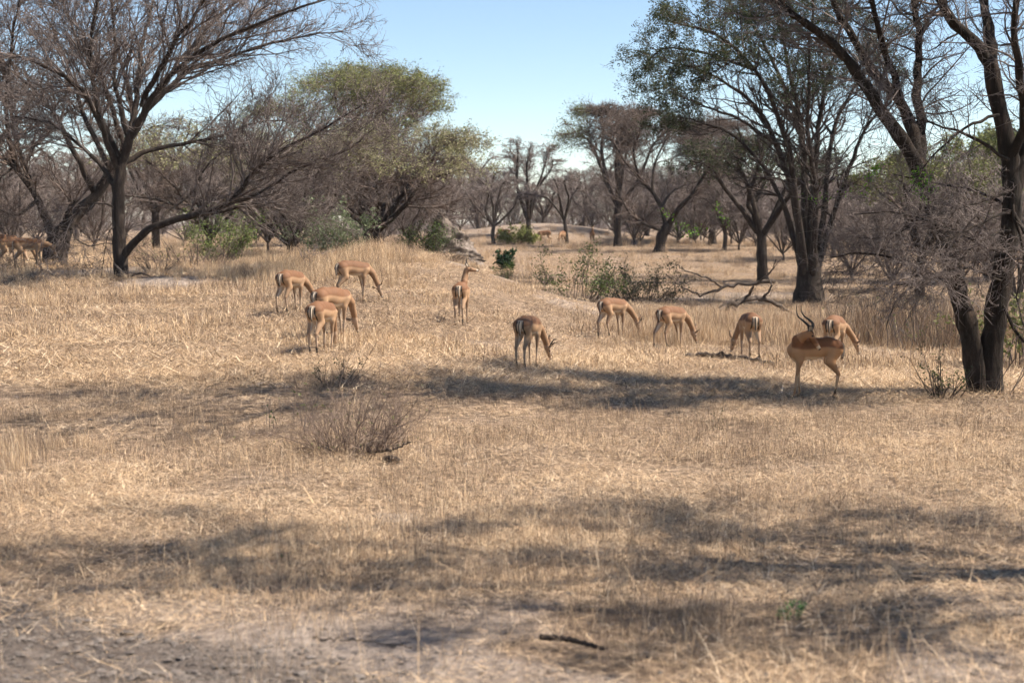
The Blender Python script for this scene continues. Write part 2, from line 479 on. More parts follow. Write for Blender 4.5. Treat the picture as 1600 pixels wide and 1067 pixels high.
def umbrella(name, label, base, H, Rc, fork, seed, group=None, cat='tree', stems=7, trunk_r=0.2, drop=0.3, twig=None, bark=None, leaves=None, d1=1.0, d2=1.0, d3=1.0, d4=1.0, lean=(0, 0), twig_r=0.007, tmin=0.35, up=0.05, rim=(0.45, 0.95), fuzz=1.2):
    """a thorn tree: short trunk, limbs fanning into a flat-topped crown of fine twigs"""
    rg = rng_for(seed)
    base = np.array(base, float)
    root = empty(name, base)
    tag(root, label, cat, group)
    fk = base + np.array([lean[0] * fork, lean[1] * fork, fork])
    c = base + np.array([lean[0] * H, lean[1] * H, 0])
    env = dome(c[0], c[1], base[2] + H, Rc, drop * H)
    limbs = [limb_tube([base - [0, 0, 0.15], (base + fk) / 2 + rg.normal(0, 0.05, 3), fk], trunk_r, trunk_r * 0.8, 8, 8, rg, 0.03, 0.35)]
    a0 = rg.random() * 6.28
    for s in range(stems):
        a = a0 + s * 2 * np.pi / stems + rg.normal(0, 0.2)
        rr = Rc * rg.uniform(*rim)
        e = c + np.array([math.cos(a) * rr, math.sin(a) * rr, 0]); e[2] = env(e[0], e[1]) - 0.05 * H * rg.random()
        m1 = fk + (e - fk) * 0.33 + np.array([0, 0, 0.06 * H]) + rg.normal(0, 0.04 * H, 3)
        m2 = fk + (e - fk) * 0.68 + np.array([0, 0, 0.09 * H]) + rg.normal(0, 0.04 * H, 3)
        limbs.append(limb_tube([fk - [0, 0, 0.1], m1, m2, e], trunk_r * 0.55, twig_r * 2.5, 12, 6, rg, 0.08))
    free = cat == 'bush'
    lv = [dict(dens=3.0 * d1, tmin=tmin, ang=38, len=(0.30 * Rc, 0.55 * Rc), k=6, r=(twig_r * 1.5, trunk_r * 0.25), wander=0.16, gup=up, rt=0.4, free=free),
          dict(dens=3.4 * d2, tmin=0.15, ang=38, len=(0.16 * Rc, 0.34 * Rc), k=4, r=(twig_r * 1.0, twig_r * 2.0), wander=0.2, gup=up, rt=0.6, free=free),
          dict(dens=5.0 * d3, tmin=0.1, ang=40, len=(0.08 * Rc, 0.19 * Rc), k=3, r=(twig_r * 0.8, twig_r * 1.1), wander=0.22, gup=up * 0.6, rt=0.7, free=True, spike=True)]
    if d4: lv.append(dict(dens=6.0 * d4, tmin=0.05, ang=45, len=(0.03 * Rc, 0.09 * Rc), k=2, r=(twig_r * 0.6, twig_r * 0.8), wander=0.2, rt=0.7, free=True, spike=True))
    finish_tree(root, base, limbs, rg, lv, env, twig or M_TWIG_BROWN, bark or M_BARK, leaves, fuzz=fuzz)
    return root

# ------------------------------------------------------------------ the hand-laid big trees
def laid_tree(name, label, d, base_px, specs, levels, env, twig_mat, limb_mat, seed, n_trunk=1, sides=12, leaves=None, spread=0.0, cat='tree', n_high=0, high_levels=()):
    """specs: limbs as [(px, py, depth offset), ...], r0, r1"""
    rg = rng_for(seed)
    base = G(base_px, d)
    root = empty(name, base); tag(root, label, cat)
    limbs = []
    for q, (pts, r0, r1) in enumerate(specs):
        off = 0.0; P = []
        for i, p in enumerate(pts):
            P.append(W(p[0], p[1], d + (p[2] if len(p) > 2 else 0.0)))
        P = np.array(P)
        if q < n_trunk:
            P[0, 2] = float(terrain(P[0, 0], P[0, 1])) - 0.15
        limbs.append(limb_tube(P, r0, r1, max(10, 3 * len(pts)), sides, rg, 0.05, 0.3 if q < n_trunk else 0.0))
    finish_tree(root, base, limbs, rg, levels, env, twig_mat, limb_mat, leaves, sides, n_trunk, n_high, high_levels)
    return root

def fan(pts, dz0, dz1):
    """spread the depth offset of a limb evenly from dz0 to dz1"""
    n = len(pts)
    return [(p[0], p[1], dz0 + (dz1 - dz0) * i / (n - 1)) for i, p in enumerate(pts)]

# front left leafless tree
T1 = [([(190, 436), (188, 400), (186, 370), (185, 330), (186, 285), (190, 252)], 0.20, 0.15),
      (fan([(190, 405), (215, 372), (250, 350), (310, 335), (350, 322), (375, 298), (398, 268), (440, 235), (500, 205), (565, 165)], 0, -2.2), 0.115, 0.018),
      (fan([(240, 357), (290, 340), (345, 330), (400, 318), (430, 326), (452, 350), (462, 385)], -0.2, 0.8), 0.075, 0.015),
      (fan([(188, 262), (225, 237), (280, 226), (345, 213), (400, 192), (450, 188)], 0, 1.5), 0.075, 0.015),
      (fan([(190, 255), (205, 215), (220, 185), (240, 150), (275, 110), (330, 70), (400, 38), (470, 12), (545, -12)], 0, -1.5), 0.125, 0.018),
      (fan([(205, 215), (232, 170), (265, 138), (300, 108), (345, 95), (410, 72), (475, 57), (535, 50)], 0, 1.6), 0.095, 0.015),
      (fan([(195, 240), (210, 180), (215, 120), (225, 60), (240, 0), (255, -60)], 0, 2.5), 0.10, 0.02),
      (fan([(190, 255), (160, 200), (135, 150), (100, 120), (60, 100), (15, 82)], 0, -1.4), 0.11, 0.02),
      (fan([(188, 270), (165, 215), (150, 150), (140, 90), (150, 20), (160, -50)], 0, -2.6), 0.09, 0.02),
      (fan([(186, 300), (150, 250), (110, 215), (70, 190), (15, 182)], 0, 1.2), 0.075, 0.015),
      (fan([(222, 165), (258, 95), (300, 30), (345, -35)], -0.2, -3.0), 0.085, 0.02),
      (fan([(200, 212), (182, 140), (178, 60), (172, -45)], 0, 0.6), 0.08, 0.02),
      (fan([(240, 150), (290, 85), (350, 20), (420, -40)], -0.4, 2.5), 0.08, 0.02),
      (fan([(250, 350), (262, 330), (300, 300), (330, 250), (380, 215), (420, 150)], -0.3, 1.8), 0.05, 0.012),
      (fan([(187, 330), (165, 318), (130, 322), (110, 345), (100, 385)], 0, -1.2), 0.03, 0.01),
      (fan([(186, 350), (172, 360), (165, 385), (160, 420)], 0, -0.9), 0.02, 0.008),
      (fan([(350, 322), (410, 300), (470, 262), (540, 235), (585, 200)], -0.8, -1.2), 0.055, 0.012)]
c1 = W(250, -95, 38)
LV1 = [dict(dens=6.5, tmin=0.25, ang=35, len=(1.0, 2.8), k=7, r=(0.010, 0.035), wander=0.13, gup=0.035, rt=0.4, taper=0.3),
       dict(dens=5.2, tmin=0.10, ang=38, len=(0.6, 1.5), k=5, r=(0.006, 0.012), wander=0.18, gup=0.02, rt=0.5),
       dict(dens=6.5, tmin=0.05, ang=42, len=(0.25, 0.75), k=3, r=(0.0064, 0.0085), wander=0.25, rt=0.7, spike=True, free=True),
       dict(dens=5.0, tmin=0.05, ang=48, len=(0.10, 0.32), k=2, r=(0.0055, 0.0065), wander=0.25, rt=0.7, spike=True, free=True)]
laid_tree('thorn_tree', 'leafless grey thorn tree with a low limb sweeping right, front left', 38.0, 190, T1, LV1, dome(c1[0], c1[1], c1[2], 9, 1.5), M_TWIG, M_BARK, 'T1')

# leaning tree behind it, at the left edge
T2 = [([(84, 417), (87, 390), (95, 366), (98, 358)], 0.38, 0.31),
      (fan([(97, 362), (120, 335), (150, 305), (175, 268), (195, 228), (208, 180), (195, 120), (180, 60)], 0, 1.0), 0.22, 0.03),
      (fan([(80, 365), (66, 328), (52, 300), (28, 268), (-5, 240), (-50, 205)], 0, -1.5), 0.15, 0.02),
      (fan([(99, 362), (104, 338), (112, 320), (114, 316)], 0, -0.3), 0.09, 0.07),
      (fan([(58, 312), (42, 328), (18, 336), (-25, 312)], -0.3, -1.4), 0.07, 0.02),
      (fan([(150, 305), (120, 245), (82, 175), (32, 120), (-35, 80)], 0.3, -1.0), 0.11, 0.02),
      (fan([(60, 318), (25, 215), (5, 110), (-40, 30)], -0.3, 1.5), 0.09, 0.02),
      (fan([(175, 268), (130, 180), (100, 90), (60, 0)], 0.4, 2.5), 0.09, 0.02),
      (fan([(28, 268), (10, 180), (20, 60), (40, -30)], -0.8, -2.6), 0.08, 0.02),
      (fan([(195, 228), (160, 130), (110, 40), (90, -40)], 0.5, 0.2), 0.08, 0.02),
      (fan([(20, 262), (-10, 290), (-20, 330), (10, 365)], -0.9, -2.2), 0.035, 0.01),
      (fan([(110, 348), (118, 372), (140, 384), (165, 380)], 0, -0.8), 0.03, 0.012)]
c2 = W(60, -95, 43)
LV2 = [dict(dens=7.5, tmin=0.25, ang=40, len=(1.0, 2.7), k=7, r=(0.011, 0.035), wander=0.16, gup=0.03, rt=0.4, taper=0.3),
       dict(dens=6.0, tmin=0.10, ang=40, len=(0.6, 1.4), k=4, r=(0.007, 0.013), wander=0.2, rt=0.55),
       dict(dens=5.5, tmin=0.05, ang=42, len=(0.25, 0.7), k=3, r=(0.0075, 0.0095), wander=0.25, rt=0.7, spike=True, free=True),
       dict(dens=4.0, tmin=0.05, ang=48, len=(0.10, 0.32), k=2, r=(0.006, 0.0075), wander=0.25, rt=0.7, spike=True, free=True)]
laid_tree('thorn_tree', 'stout leaning thorn tree at the left edge beside the two grazing antelopes', 43.0, 85, T2, LV2, dome(c2[0], c2[1], c2[2], 9, 1.5), M_TWIG_BROWN, M_BARK, 'T2')

# dark many-stemmed tree right of the middle
T9 = [([(1265, 475), (1264, 440), (1264, 405), (1264, 385), (1264, 372)], 0.55, 0.16),
      (fan([(1256, 440), (1252, 402), (1245, 340), (1235, 290), (1215, 230), (1190, 180), (1150, 140), (1090, 108), (1035, 95)], 0, -2), 0.155, 0.022),
      (fan([(1260, 440), (1261, 398), (1258, 330), (1255, 250), (1250, 190), (1235, 120), (1220, 50), (1200, -20)], 0, 1), 0.18, 0.025),
      (fan([(1266, 440), (1267, 398), (1268, 320), (1276, 240), (1282, 170), (1300, 100), (1322, 25)], 0, -1.5), 0.17, 0.025),
      (fan([(1271, 440), (1276, 398), (1287, 330), (1294, 250), (1310, 180), (1342, 128), (1385, 68)], 0, 1.6), 0.15, 0.025),
      (fan([(1273, 440), (1282, 402), (1302, 335), (1328, 262), (1350, 205), (1400, 150)], 0, 0.5), 0.14, 0.025),
      (fan([(1256, 440), (1248, 404), (1225, 322), (1192, 262), (1150, 215), (1100, 192), (1050, 182)], 0, 2.4), 0.13, 0.02),
      (fan([(1258, 440), (1254, 402), (1242, 300), (1226, 210), (1180, 110), (1120, 55), (1050, 35)], 0, -3.0), 0.15, 0.025),
      (fan([(1263, 440), (1264, 400), (1262, 300), (1240, 180), (1190, 60), (1135, 0)], 0, 3.0), 0.15, 0.025),
      (fan([(1268, 440), (1271, 400), (1275, 300), (1262, 200), (1265, 100), (1270, 0)], 0, -3.4), 0.14, 0.025),
      (fan([(1215, 230), (1160, 190), (1110, 170), (1062, 150)], -1.2, -3.2), 0.06, 0.02),
      (fan([(1180, 110), (1110, 85), (1045, 75), (1012, 95)], -2.2, 0.5), 0.06, 0.02)]
c9 = W(1220, -70, 48)
top9 = dome(c9[0], c9[1], c9[2], 6.2, 1.9)
LV9 = [dict(dens=6.0, tmin=0.33, ang=42, len=(0.8, 2.4), k=6, r=(0.012, 0.045), wander=0.16, gup=0.05, rt=0.4, taper=0.3),
       dict(dens=4.2, tmin=0.12, ang=42, len=(0.5, 1.2), k=4, r=(0.007, 0.014), wander=0.2, gup=0.02, rt=0.55),
       dict(dens=6.0, tmin=0.05, ang=45, len=(0.2, 0.6), k=3, r=(0.006, 0.008), wander=0.25, rt=0.7, spike=True, free=True),
       dict(dens=3.0, tmin=0.05, ang=48, len=(0.08, 0.25), k=2, r=(0.0035, 0.0045), wander=0.25, rt=0.7, spike=True, free=True)]
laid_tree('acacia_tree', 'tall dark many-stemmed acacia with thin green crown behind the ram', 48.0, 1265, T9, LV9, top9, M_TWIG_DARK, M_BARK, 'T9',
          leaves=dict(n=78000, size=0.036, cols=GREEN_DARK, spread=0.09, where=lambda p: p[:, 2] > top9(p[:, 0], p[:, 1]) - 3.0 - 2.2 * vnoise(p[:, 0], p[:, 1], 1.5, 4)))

# big two-stemmed tree at the right, the ram stands in its shade
T12 = [([(1527, 640), (1524, 590), (1517, 530), (1500, 470), (1489, 420), (1470, 360), (1450, 305), (1434, 264)], 0.175, 0.115),
       (fan([(1546, 640), (1547, 590), (1552, 520), (1563, 450), (1575, 380), (1582, 310), (1576, 240), (1563, 180), (1550, 110)], 0, 0.3), 0.195, 0.125),
       (fan([(1441, 285), (1415, 225), (1378, 175), (1346, 125), (1313, 81), (1270, 45), (1232, 18), (1160, -40), (1060, -95)], 0, -1.0), 0.125, 0.03),
       (fan([(1434, 266), (1425, 200), (1402, 150), (1367, 117), (1340, 70), (1313, 27), (1285, -40), (1230, -140)], 0, 1.2), 0.11, 0.03),
       (fan([(1436, 264), (1440, 200), (1432, 135), (1436, 70), (1430, 0), (1420, -90), (1380, -190)], 0, 2.0), 0.095, 0.03),
       (fan([(1425, 205), (1392, 105), (1370, 40), (1355, -40), (1330, -160)], 0.3, -1.5), 0.065, 0.025),
       (fan([(1551, 115), (1527, 72), (1496, 42), (1465, 0), (1420, -70), (1340, -160), (1230, -240)], 0.3, -0.6), 0.11, 0.03),
       (fan([(1550, 112), (1546, 50), (1536, 0), (1528, -90), (1500, -220)], 0.3, 1.5), 0.11, 0.03),
       (fan([(1581, 312), (1602, 232), (1622, 150), (1645, 50), (1680, -80), (1730, -180)], 0.2, 1.2), 0.12, 0.03),
       (fan([(1576, 250), (1600, 190), (1594, 120), (1585, 40), (1600, -80), (1640, -220)], 0.2, -1.8), 0.085, 0.03),
       (fan([(1500, 455), (1450, 424), (1400, 404), (1350, 396), (1300, 402)], 0, -0.8), 0.032, 0.008),
       (fan([(1576, 400), (1530, 380), (1470, 352), (1400, 332), (1335, 335)], 0.1, -1.4), 0.03, 0.008),
       (fan([(1562, 470), (1590, 522), (1622, 560), (1665, 605)], 0, -1.0), 0.03, 0.01),
       (fan([(1584, 330), (1530, 300), (1470, 288), (1395, 272)], 0.2, 1.4), 0.03, 0.008),
       (fan([(1490, 420), (1440, 440), (1402, 468), (1385, 510)], 0, -1.4), 0.02, 0.007),
       (fan([(1580, 330), (1540, 345), (1500, 365), (1450, 400), (1420, 440)], 0, -1.8), 0.026, 0.007),
       (fan([(1566, 440), (1520, 420), (1480, 425), (1430, 445), (1400, 445)], 0, -2.0), 0.026, 0.007),
       (fan([(1575, 250), (1520, 215), (1450, 190), (1400, 180)], 0, -1.5), 0.03, 0.008),
       (fan([(1582, 330), (1610, 380), (1630, 430), (1640, 500)], 0, -1.5), 0.03, 0.008),
       (fan([(1470, 362), (1430, 350), (1380, 370), (1340, 372)], 0, 1.0), 0.025, 0.007),
       (fan([(1578, 360), (1545, 370), (1510, 395), (1490, 420), (1470, 460)], 0, -1.2), 0.024, 0.007),
       (fan([(1575, 300), (1520, 320), (1460, 335), (1410, 360), (1370, 400)], 0, -0.8), 0.026, 0.007),
       (fan([(1560, 180), (1510, 200), (1460, 240), (1420, 300)], 0, -1.0), 0.028, 0.007),
       (fan([(1582, 320), (1600, 400), (1590, 470), (1610, 540)], 0, -1.0), 0.026, 0.007),
       (fan([(1285, -40), (1180, -130), (1050, -190), (900, -235), (740, -260)], 0.2, -3.4), 0.06, 0.02),  # from here on, limbs above the frame, added to shade the clearing
       (fan([(1160, -40), (1040, -120), (900, -165), (760, -190), (620, -200)], -0.8, -2.2), 0.05, 0.02),
       (fan([(1330, -160), (1200, -230), (1050, -275), (900, -300), (700, -310)], -1.4, -2.4), 0.05, 0.02),
       (fan([(1230, -140), (1120, -210), (980, -240), (820, -260)], 0.4, -1.2), 0.05, 0.02),
       (fan([(1285, -60), (1200, -150), (1090, -200), (960, -230)], -0.4, -4.2), 0.05, 0.02),
       (fan([(1200, -150), (1040, -180), (860, -215), (640, -245)], -1.8, -4.8), 0.05, 0.02),
       (fan([(1420, -90), (1330, -200), (1220, -280), (1080, -310)], 0.4, -3.8), 0.05, 0.02),
       (fan([(1180, -130), (1120, -200), (1060, -260), (1000, -330)], -0.6, -5.6), 0.05, 0.02),
       (fan([(1050, -190), (960, -240), (880, -300), (800, -380)], -1.0, -6.0), 0.05, 0.02),
       (fan([(900, -235), (800, -270), (700, -330), (620, -400)], -1.6, -6.0), 0.045, 0.02),
       (fan([(1330, -160), (1260, -230), (1200, -310), (1150, -400)], -1.0, -5.8), 0.05, 0.02)]
HIGH12 = [dict(dens=3.6, tmin=0.2, ang=45, len=(0.6, 1.7), k=4, r=(0.009, 0.02), wander=0.2, rt=0.4, zmin=5.5),
          dict(dens=5.0, tmin=0.1, ang=48, len=(0.3, 0.8), k=4, r=(0.006, 0.009), wander=0.25, rt=0.6, zmin=5.8),
          dict(dens=2.5, tmin=0.05, ang=50, len=(0.1, 0.4), k=2, r=(0.006, 0.007), wander=0.3, rt=0.7, spike=True, free=True)]
c12 = W(1330, -330, 22.5)
LV12 = [dict(dens=9.0, tmin=0.2, ang=45, len=(0.5, 1.7), k=7, r=(0.006, 0.020), wander=0.2, gup=-0.005, rt=0.4, taper=0.3),
        dict(dens=8.5, tmin=0.08, ang=48, len=(0.25, 0.85), k=5, r=(0.003, 0.0055), wander=0.25, rt=0.55, zmin=1.3),
        dict(dens=10.5, tmin=0.04, ang=50, len=(0.10, 0.36), k=3, r=(0.0038, 0.005), wander=0.3, rt=0.7, spike=True, free=True),
        dict(dens=9, tmin=0.04, ang=55, len=(0.03, 0.12), k=2, r=(0.003, 0.0036), wander=0.3, rt=0.7, spike=True, free=True)]
top12 = dome(c12[0], c12[1], c12[2], 8, 1.2)
laid_tree('thorn_tree', 'big two-stemmed thorn tree with twiggy low branches right of the ram', 22.5, 1535, T12, LV12, top12, M_TWIG, M_BARK2, 'T12', n_trunk=2, sides=14, n_high=11, high_levels=HIGH12,
          leaves=dict(n=13000, size=0.06, cols=GREEN_OLIVE, spread=0.2, flat=0.5, where=lambda p: p[:, 2] > 6.9))  # unseen leaves above the frame, added to thicken the shade

# crooked tree with a forked trunk, middle distance
T8 = [([(1029, 398), (1034, 370), (1044, 350)], 0.34, 0.27),
      (fan([(1044, 352), (1062, 325), (1085, 300), (1100, 275), (1130, 250), (1175, 225)], 0, -2), 0.19, 0.03),
      (fan([(1042, 354), (1034, 325), (1020, 300), (1000, 280), (975, 250), (955, 215)], 0, 1.5), 0.19, 0.03),
      (fan([(1038, 362), (1012, 352), (985, 335), (965, 300), (940, 275)], 0, -1.5), 0.11, 0.02),
      (fan([(1034, 326), (1050, 300), (1085, 285), (1120, 285)], 0, 1.2), 0.10, 0.02),
      (fan([(1020, 300), (1022, 260), (1040, 220), (1060, 190)], 0.5, 2), 0.10, 0.02),
      (fan([(1100, 275), (1105, 240), (1115, 205), (1120, 185)], -1, 1), 0.10, 0.02),
      (fan([(1000, 280), (990, 240), (1000, 205), (1010, 180)], 0.8, -1), 0.09, 0.02)]
c8 = W(1050, 168, 82)
LV8 = [dict(dens=6.0, tmin=0.25, ang=40, len=(0.9, 2.4), k=6, r=(0.016, 0.045), wander=0.16, gup=0.05, rt=0.4, taper=0.3),
       dict(dens=4.2, tmin=0.12, ang=42, len=(0.5, 1.4), k=4, r=(0.010, 0.016), wander=0.2, gup=0.02, rt=0.6),
       dict(dens=6.5, tmin=0.05, ang=45, len=(0.2, 0.65), k=3, r=(0.007, 0.010), wander=0.25, rt=0.7, spike=True, free=True),
       dict(dens=3.0, tmin=0.05, ang=45, len=(0.1, 0.35), k=2, r=(0.005, 0.007), wander=0.25, rt=0.7, spike=True, free=True)]
laid_tree('thorn_tree', 'bare crooked thorn tree with forked dark trunk, right of the sandy mound', 82.0, 1030, T8, LV8, dome(c8[0], c8[1], c8[2], 5, 1.2), M_TWIG_BROWN, M_BARK, 'T8')

# ------------------------------------------------------------------ umbrella thorn trees
e3 = G(575, 78)
umbrella('acacia_tree', 'rounded green acacia rising behind the pale umbrella thorn', e3, 9.6, 6.6, 1.6, 'T3', fuzz=0.7, d1=1.5, d2=0.9, d3=0.7, d4=0, stems=9, drop=0.52, trunk_r=0.3, twig_r=0.012, rim=(0.1, 0.95), tmin=0.3,
         leaves=dict(n=56000, size=0.052, cols=[(0.19, 0.21, 0.07), (0.24, 0.25, 0.10), (0.15, 0.17, 0.055), (0.22, 0.21, 0.11)], spread=0.14))
e4 = G(585, 58)
umbrella('umbrella_thorn_tree', 'low spreading umbrella thorn with pale green top and brown underside', e4, 5.4, 5.2, 1.0, 'T4', fuzz=0.4, d1=1.7, d2=1.35, d3=1.0, d4=0.4, drop=0.42, trunk_r=0.24, twig_r=0.010, lean=(0.06, 0), up=0.01, tmin=0.16, stems=10, rim=(0.5, 1.0), bark=M_BARK,
         leaves=dict(n=40000, size=0.036, cols=GREEN_PALE, spread=0.08, where=lambda p, b=e4: p[:, 2] > b[2] + 5.4 - 0.42 * 5.4 * ((p[:, 0] - b[0] - 0.3) ** 2 + (p[:, 1] - b[1]) ** 2) / 5.2 ** 2 - 0.42))
umbrella('thorn_bush', 'dense grey bare thicket between the left tree and the umbrella thorn', G(455, 52), 4.2, 3.4, 0.5, 'B1', d1=1.9, d2=1.6, d3=1.2, d4=0.6, cat='bush', drop=0.5, trunk_r=0.12, twig_r=0.009, stems=9, rim=(0.4, 1.0), tmin=0.15, twig=M_TWIG)
umbrella('thorn_bush', 'brown bare thicket behind the low limb of the left tree', G(330, 60), 5.2, 4.4, 0.7, 'B2', d1=1.4, d2=1.3, d3=1.1, d4=0.5, cat='bush', drop=0.5, trunk_r=0.15, twig_r=0.010, stems=9, rim=(0.4, 1.0), tmin=0.15, twig=M_TWIG_BROWN,
         leaves=dict(n=6000, size=0.055, cols=GREEN_PALE, spread=0.1, where=lambda p, b=G(330, 60): p[:, 2] > b[2] + 3.6))
bare_wide = umbrella('umbrella_thorn_tree', 'wide bare umbrella thorn with a green tinted left rim, centre right', G(965, 92), 9.0, 5.0, 2.6, 'T7', fuzz=0.5, rim=(0.15, 0.95), d1=2.1, d2=1.6, d3=1.2, d4=0.5, drop=0.24, trunk_r=0.27, twig_r=0.015, up=0.03, twig=M_TWIG_BROWN,
         leaves=dict(n=3500, size=0.05, cols=GREEN_OLIVE, spread=0.25, where=lambda p, b=G(965, 92): (p[:, 0] < b[0] - 2.2) & (p[:, 2] > b[2] + 5.2)))
o = copy_tree(bare_wide)
for ch in list(o.children):
    if ch.name.startswith('foliage'): bpy.data.objects.remove(ch)
o.location = G(1112, 100); o.rotation_euler = (0, 0, 2.2); o.scale = (1.08, 1.08, 0.95)
o['label'] = 'wide leafless umbrella thorn behind the right limbs of the crooked tree'
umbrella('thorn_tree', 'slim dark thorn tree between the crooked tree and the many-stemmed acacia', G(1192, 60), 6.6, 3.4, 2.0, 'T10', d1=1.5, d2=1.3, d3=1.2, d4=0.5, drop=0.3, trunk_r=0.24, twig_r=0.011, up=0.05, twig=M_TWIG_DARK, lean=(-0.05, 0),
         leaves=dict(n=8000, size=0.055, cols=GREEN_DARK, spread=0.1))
umbrella('thorn_tree', 'dark slim trunk seen below the twigs left of the two-stemmed tree', G(1440, 47), 5.4, 3.0, 1.8, 'T11', d1=1.6, d2=1.4, d3=1.3, d4=0.5, drop=0.4, trunk_r=0.17, twig_r=0.009, up=0.04, twig=M_TWIG_BROWN,
         leaves=dict(n=7000, size=0.05, cols=GREEN_OLIVE, spread=0.1))
umbrella('acacia_tree', 'green topped acacia glimpsed between the two right hand stems', G(1545, 62), 7.2, 4.2, 2.0, 'T13', d1=1.2, d2=1.0, d3=1.0, d4=0, drop=0.35, trunk_r=0.24, twig_r=0.011, up=0.05, twig=M_TWIG_BROWN,
         leaves=dict(n=26000, size=0.065, cols=GREEN_OLIVE, spread=0.12))
umbrella('thorn_tree', 'bare thorn tree just beyond the leaning left edge tree', G(-20, 62), 8.5, 5.0, 2.0, 'T14', d1=1.4, d2=1.2, d3=1.1, d4=0.5, drop=0.3, trunk_r=0.25, twig_r=0.012, up=0.05, twig=M_TWIG_BROWN)
umbrella('thorn_tree', 'twiggy brown thorn tree behind the trunk of the front left tree', G(245, 70), 7.0, 4.2, 1.8, 'T15', d1=1.4, d2=1.2, d3=1.1, d4=0.5, drop=0.35, trunk_r=0.22, twig_r=0.012, up=0.05, twig=M_TWIG_BROWN)
# tree beside the track, outside the frame: its thin shade crosses the foreground
def shade_tree():
    rg = rng_for('T16'); base = np.array([8.4, 10.7, 0.0])
    root = empty('thorn_tree', base); tag(root, 'tree outside the frame whose thin shade crosses the foreground', 'tree')
    fk = (8.1, 10.7, 2.9)
    L = [([(8.4, 10.7, -0.2), (8.3, 10.7, 1.4), fk], 0.20, 0.15),
         ([fk, (6.6, 10.9, 4.7), (4.6, 11.2, 5.9), (2.6, 11.4, 6.5), (0.6, 11.3, 6.9)], 0.09, 0.02),
         ([fk, (6.4, 10.4, 5.2), (4.3, 10.1, 6.6), (2.3, 10.1, 7.4), (1.0, 10.3, 7.6)], 0.08, 0.02),
         ([fk, (7.2, 11.5, 5.6), (6.0, 12.1, 7.0), (4.4, 12.0, 7.8), (2.2, 11.3, 8.2)], 0.08, 0.02),
         ([fk, (8.2, 10.6, 5.2), (8.0, 10.5, 7.2), (7.2, 10.6, 8.4)], 0.08, 0.02), ([fk, (9.2, 10.9, 5.0), (10.4, 11.2, 6.4), (11.6, 11.1, 7.2)], 0.08, 0.02),
         ([fk, (7.4, 9.9, 5.0), (6.6, 9.5, 6.8), (5.2, 9.6, 7.7)], 0.07, 0.02), ([fk, (9.0, 10.2, 5.4), (9.8, 10.0, 7.0), (10.2, 10.2, 8.0)], 0.07, 0.02), ([fk, (6.0, 10.8, 4.9), (3.6, 10.8, 6.0), (1.6, 10.9, 6.3), (-0.6, 11.0, 6.5)], 0.06, 0.015)]
    L += [([fk, (7.8, 9.8, 4.8), (7.0, 9.0, 6.0), (6.0, 8.8, 6.8)], 0.06, 0.015), ([fk, (8.6, 11.6, 4.6), (8.8, 12.4, 5.8), (8.2, 12.9, 6.8)], 0.06, 0.015), ([fk, (9.4, 10.0, 4.8), (10.2, 9.4, 6.0), (10.4, 9.2, 7.0)], 0.06, 0.015), ([fk, (7.6, 11.2, 4.8), (7.0, 11.8, 5.8), (6.4, 12.4, 6.4), (5.4, 12.7, 6.8)], 0.06, 0.015)]
    L += [([(6.6, 10.9, 4.7), (6.3, 11.8, 5.4), (6.2, 12.8, 6.0), (6.4, 13.6, 6.4)], 0.016, 0.008), ([(4.6, 11.2, 5.9), (4.5, 10.4, 6.2), (4.7, 9.4, 6.5), (4.6, 8.6, 6.7)], 0.016, 0.008), ([(6.4, 10.4, 5.2), (6.3, 9.4, 5.8), (6.6, 8.6, 6.2)], 0.016, 0.008), ([(2.6, 11.4, 6.5), (2.7, 12.2, 6.9), (2.5, 13.0, 7.3)], 0.016, 0.008), ([(8.0, 10.5, 5.6), (8.2, 11.8, 6.0), (8.0, 13.0, 6.4)], 0.016, 0.008)]
    limbs = [limb_tube(p, a, b, 14, 8, rg, 0.08) for p, a, b in L]
    lv = [dict(dens=5.0, tmin=0.25, ang=42, len=(0.6, 1.5), k=5, r=(0.008, 0.022), wander=0.2, rt=0.4, zmin=4.9),
          dict(dens=6.0, tmin=0.1, ang=45, len=(0.3, 0.8), k=4, r=(0.005, 0.008), wander=0.25, rt=0.6, zmin=4.9),
          dict(dens=7.0, tmin=0.05, ang=48, len=(0.1, 0.35), k=3, r=(0.004, 0.005), wander=0.3, rt=0.7, spike=True, zmin=4.9)]
    finish_tree(root, base, limbs, rg, lv, None, M_TWIG_BROWN, M_BARK, dict(n=26000, size=0.036, cols=GREEN_OLIVE, spread=0.10))
shade_tree()

# ------------------------------------------------------------------ trees of the far background
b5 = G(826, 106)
umbrella('thorn_tree', 'bare thorn tree with a V-shaped trunk on the sandy mound', b5, 7.4, 3.0, 1.0, 'T5', twig=M_TWIG_HAZED, d1=2.2, d2=1.8, d3=1.2, d4=0.6, drop=0.35, trunk_r=0.24, twig_r=0.015, stems=6, rim=(0.2, 0.95), up=0.02)
umbrella('thorn_tree', 'thin leaning bare tree right of the sandy mound', G(886, 98), 5.0, 2.4, 1.6, 'T6', twig=M_TWIG_HAZED, d1=1.8, d2=1.6, d3=1.3, d4=0.6, drop=0.2, trunk_r=0.15, twig_r=0.014, stems=5, lean=(-0.12, 0), up=0.06)
far_kind = umbrella('thorn_tree', 'low bare thorn tree left of the sandy mound', G(772, 96), 4.8, 2.9, 1.3, 'FA', d1=2.0, d2=1.7, d3=1.3, d4=0.6, drop=0.35, trunk_r=0.15, twig_r=0.015, up=0.03, twig=M_TWIG_HAZED, bark=M_BARK_HAZED, stems=8, tmin=0.25)
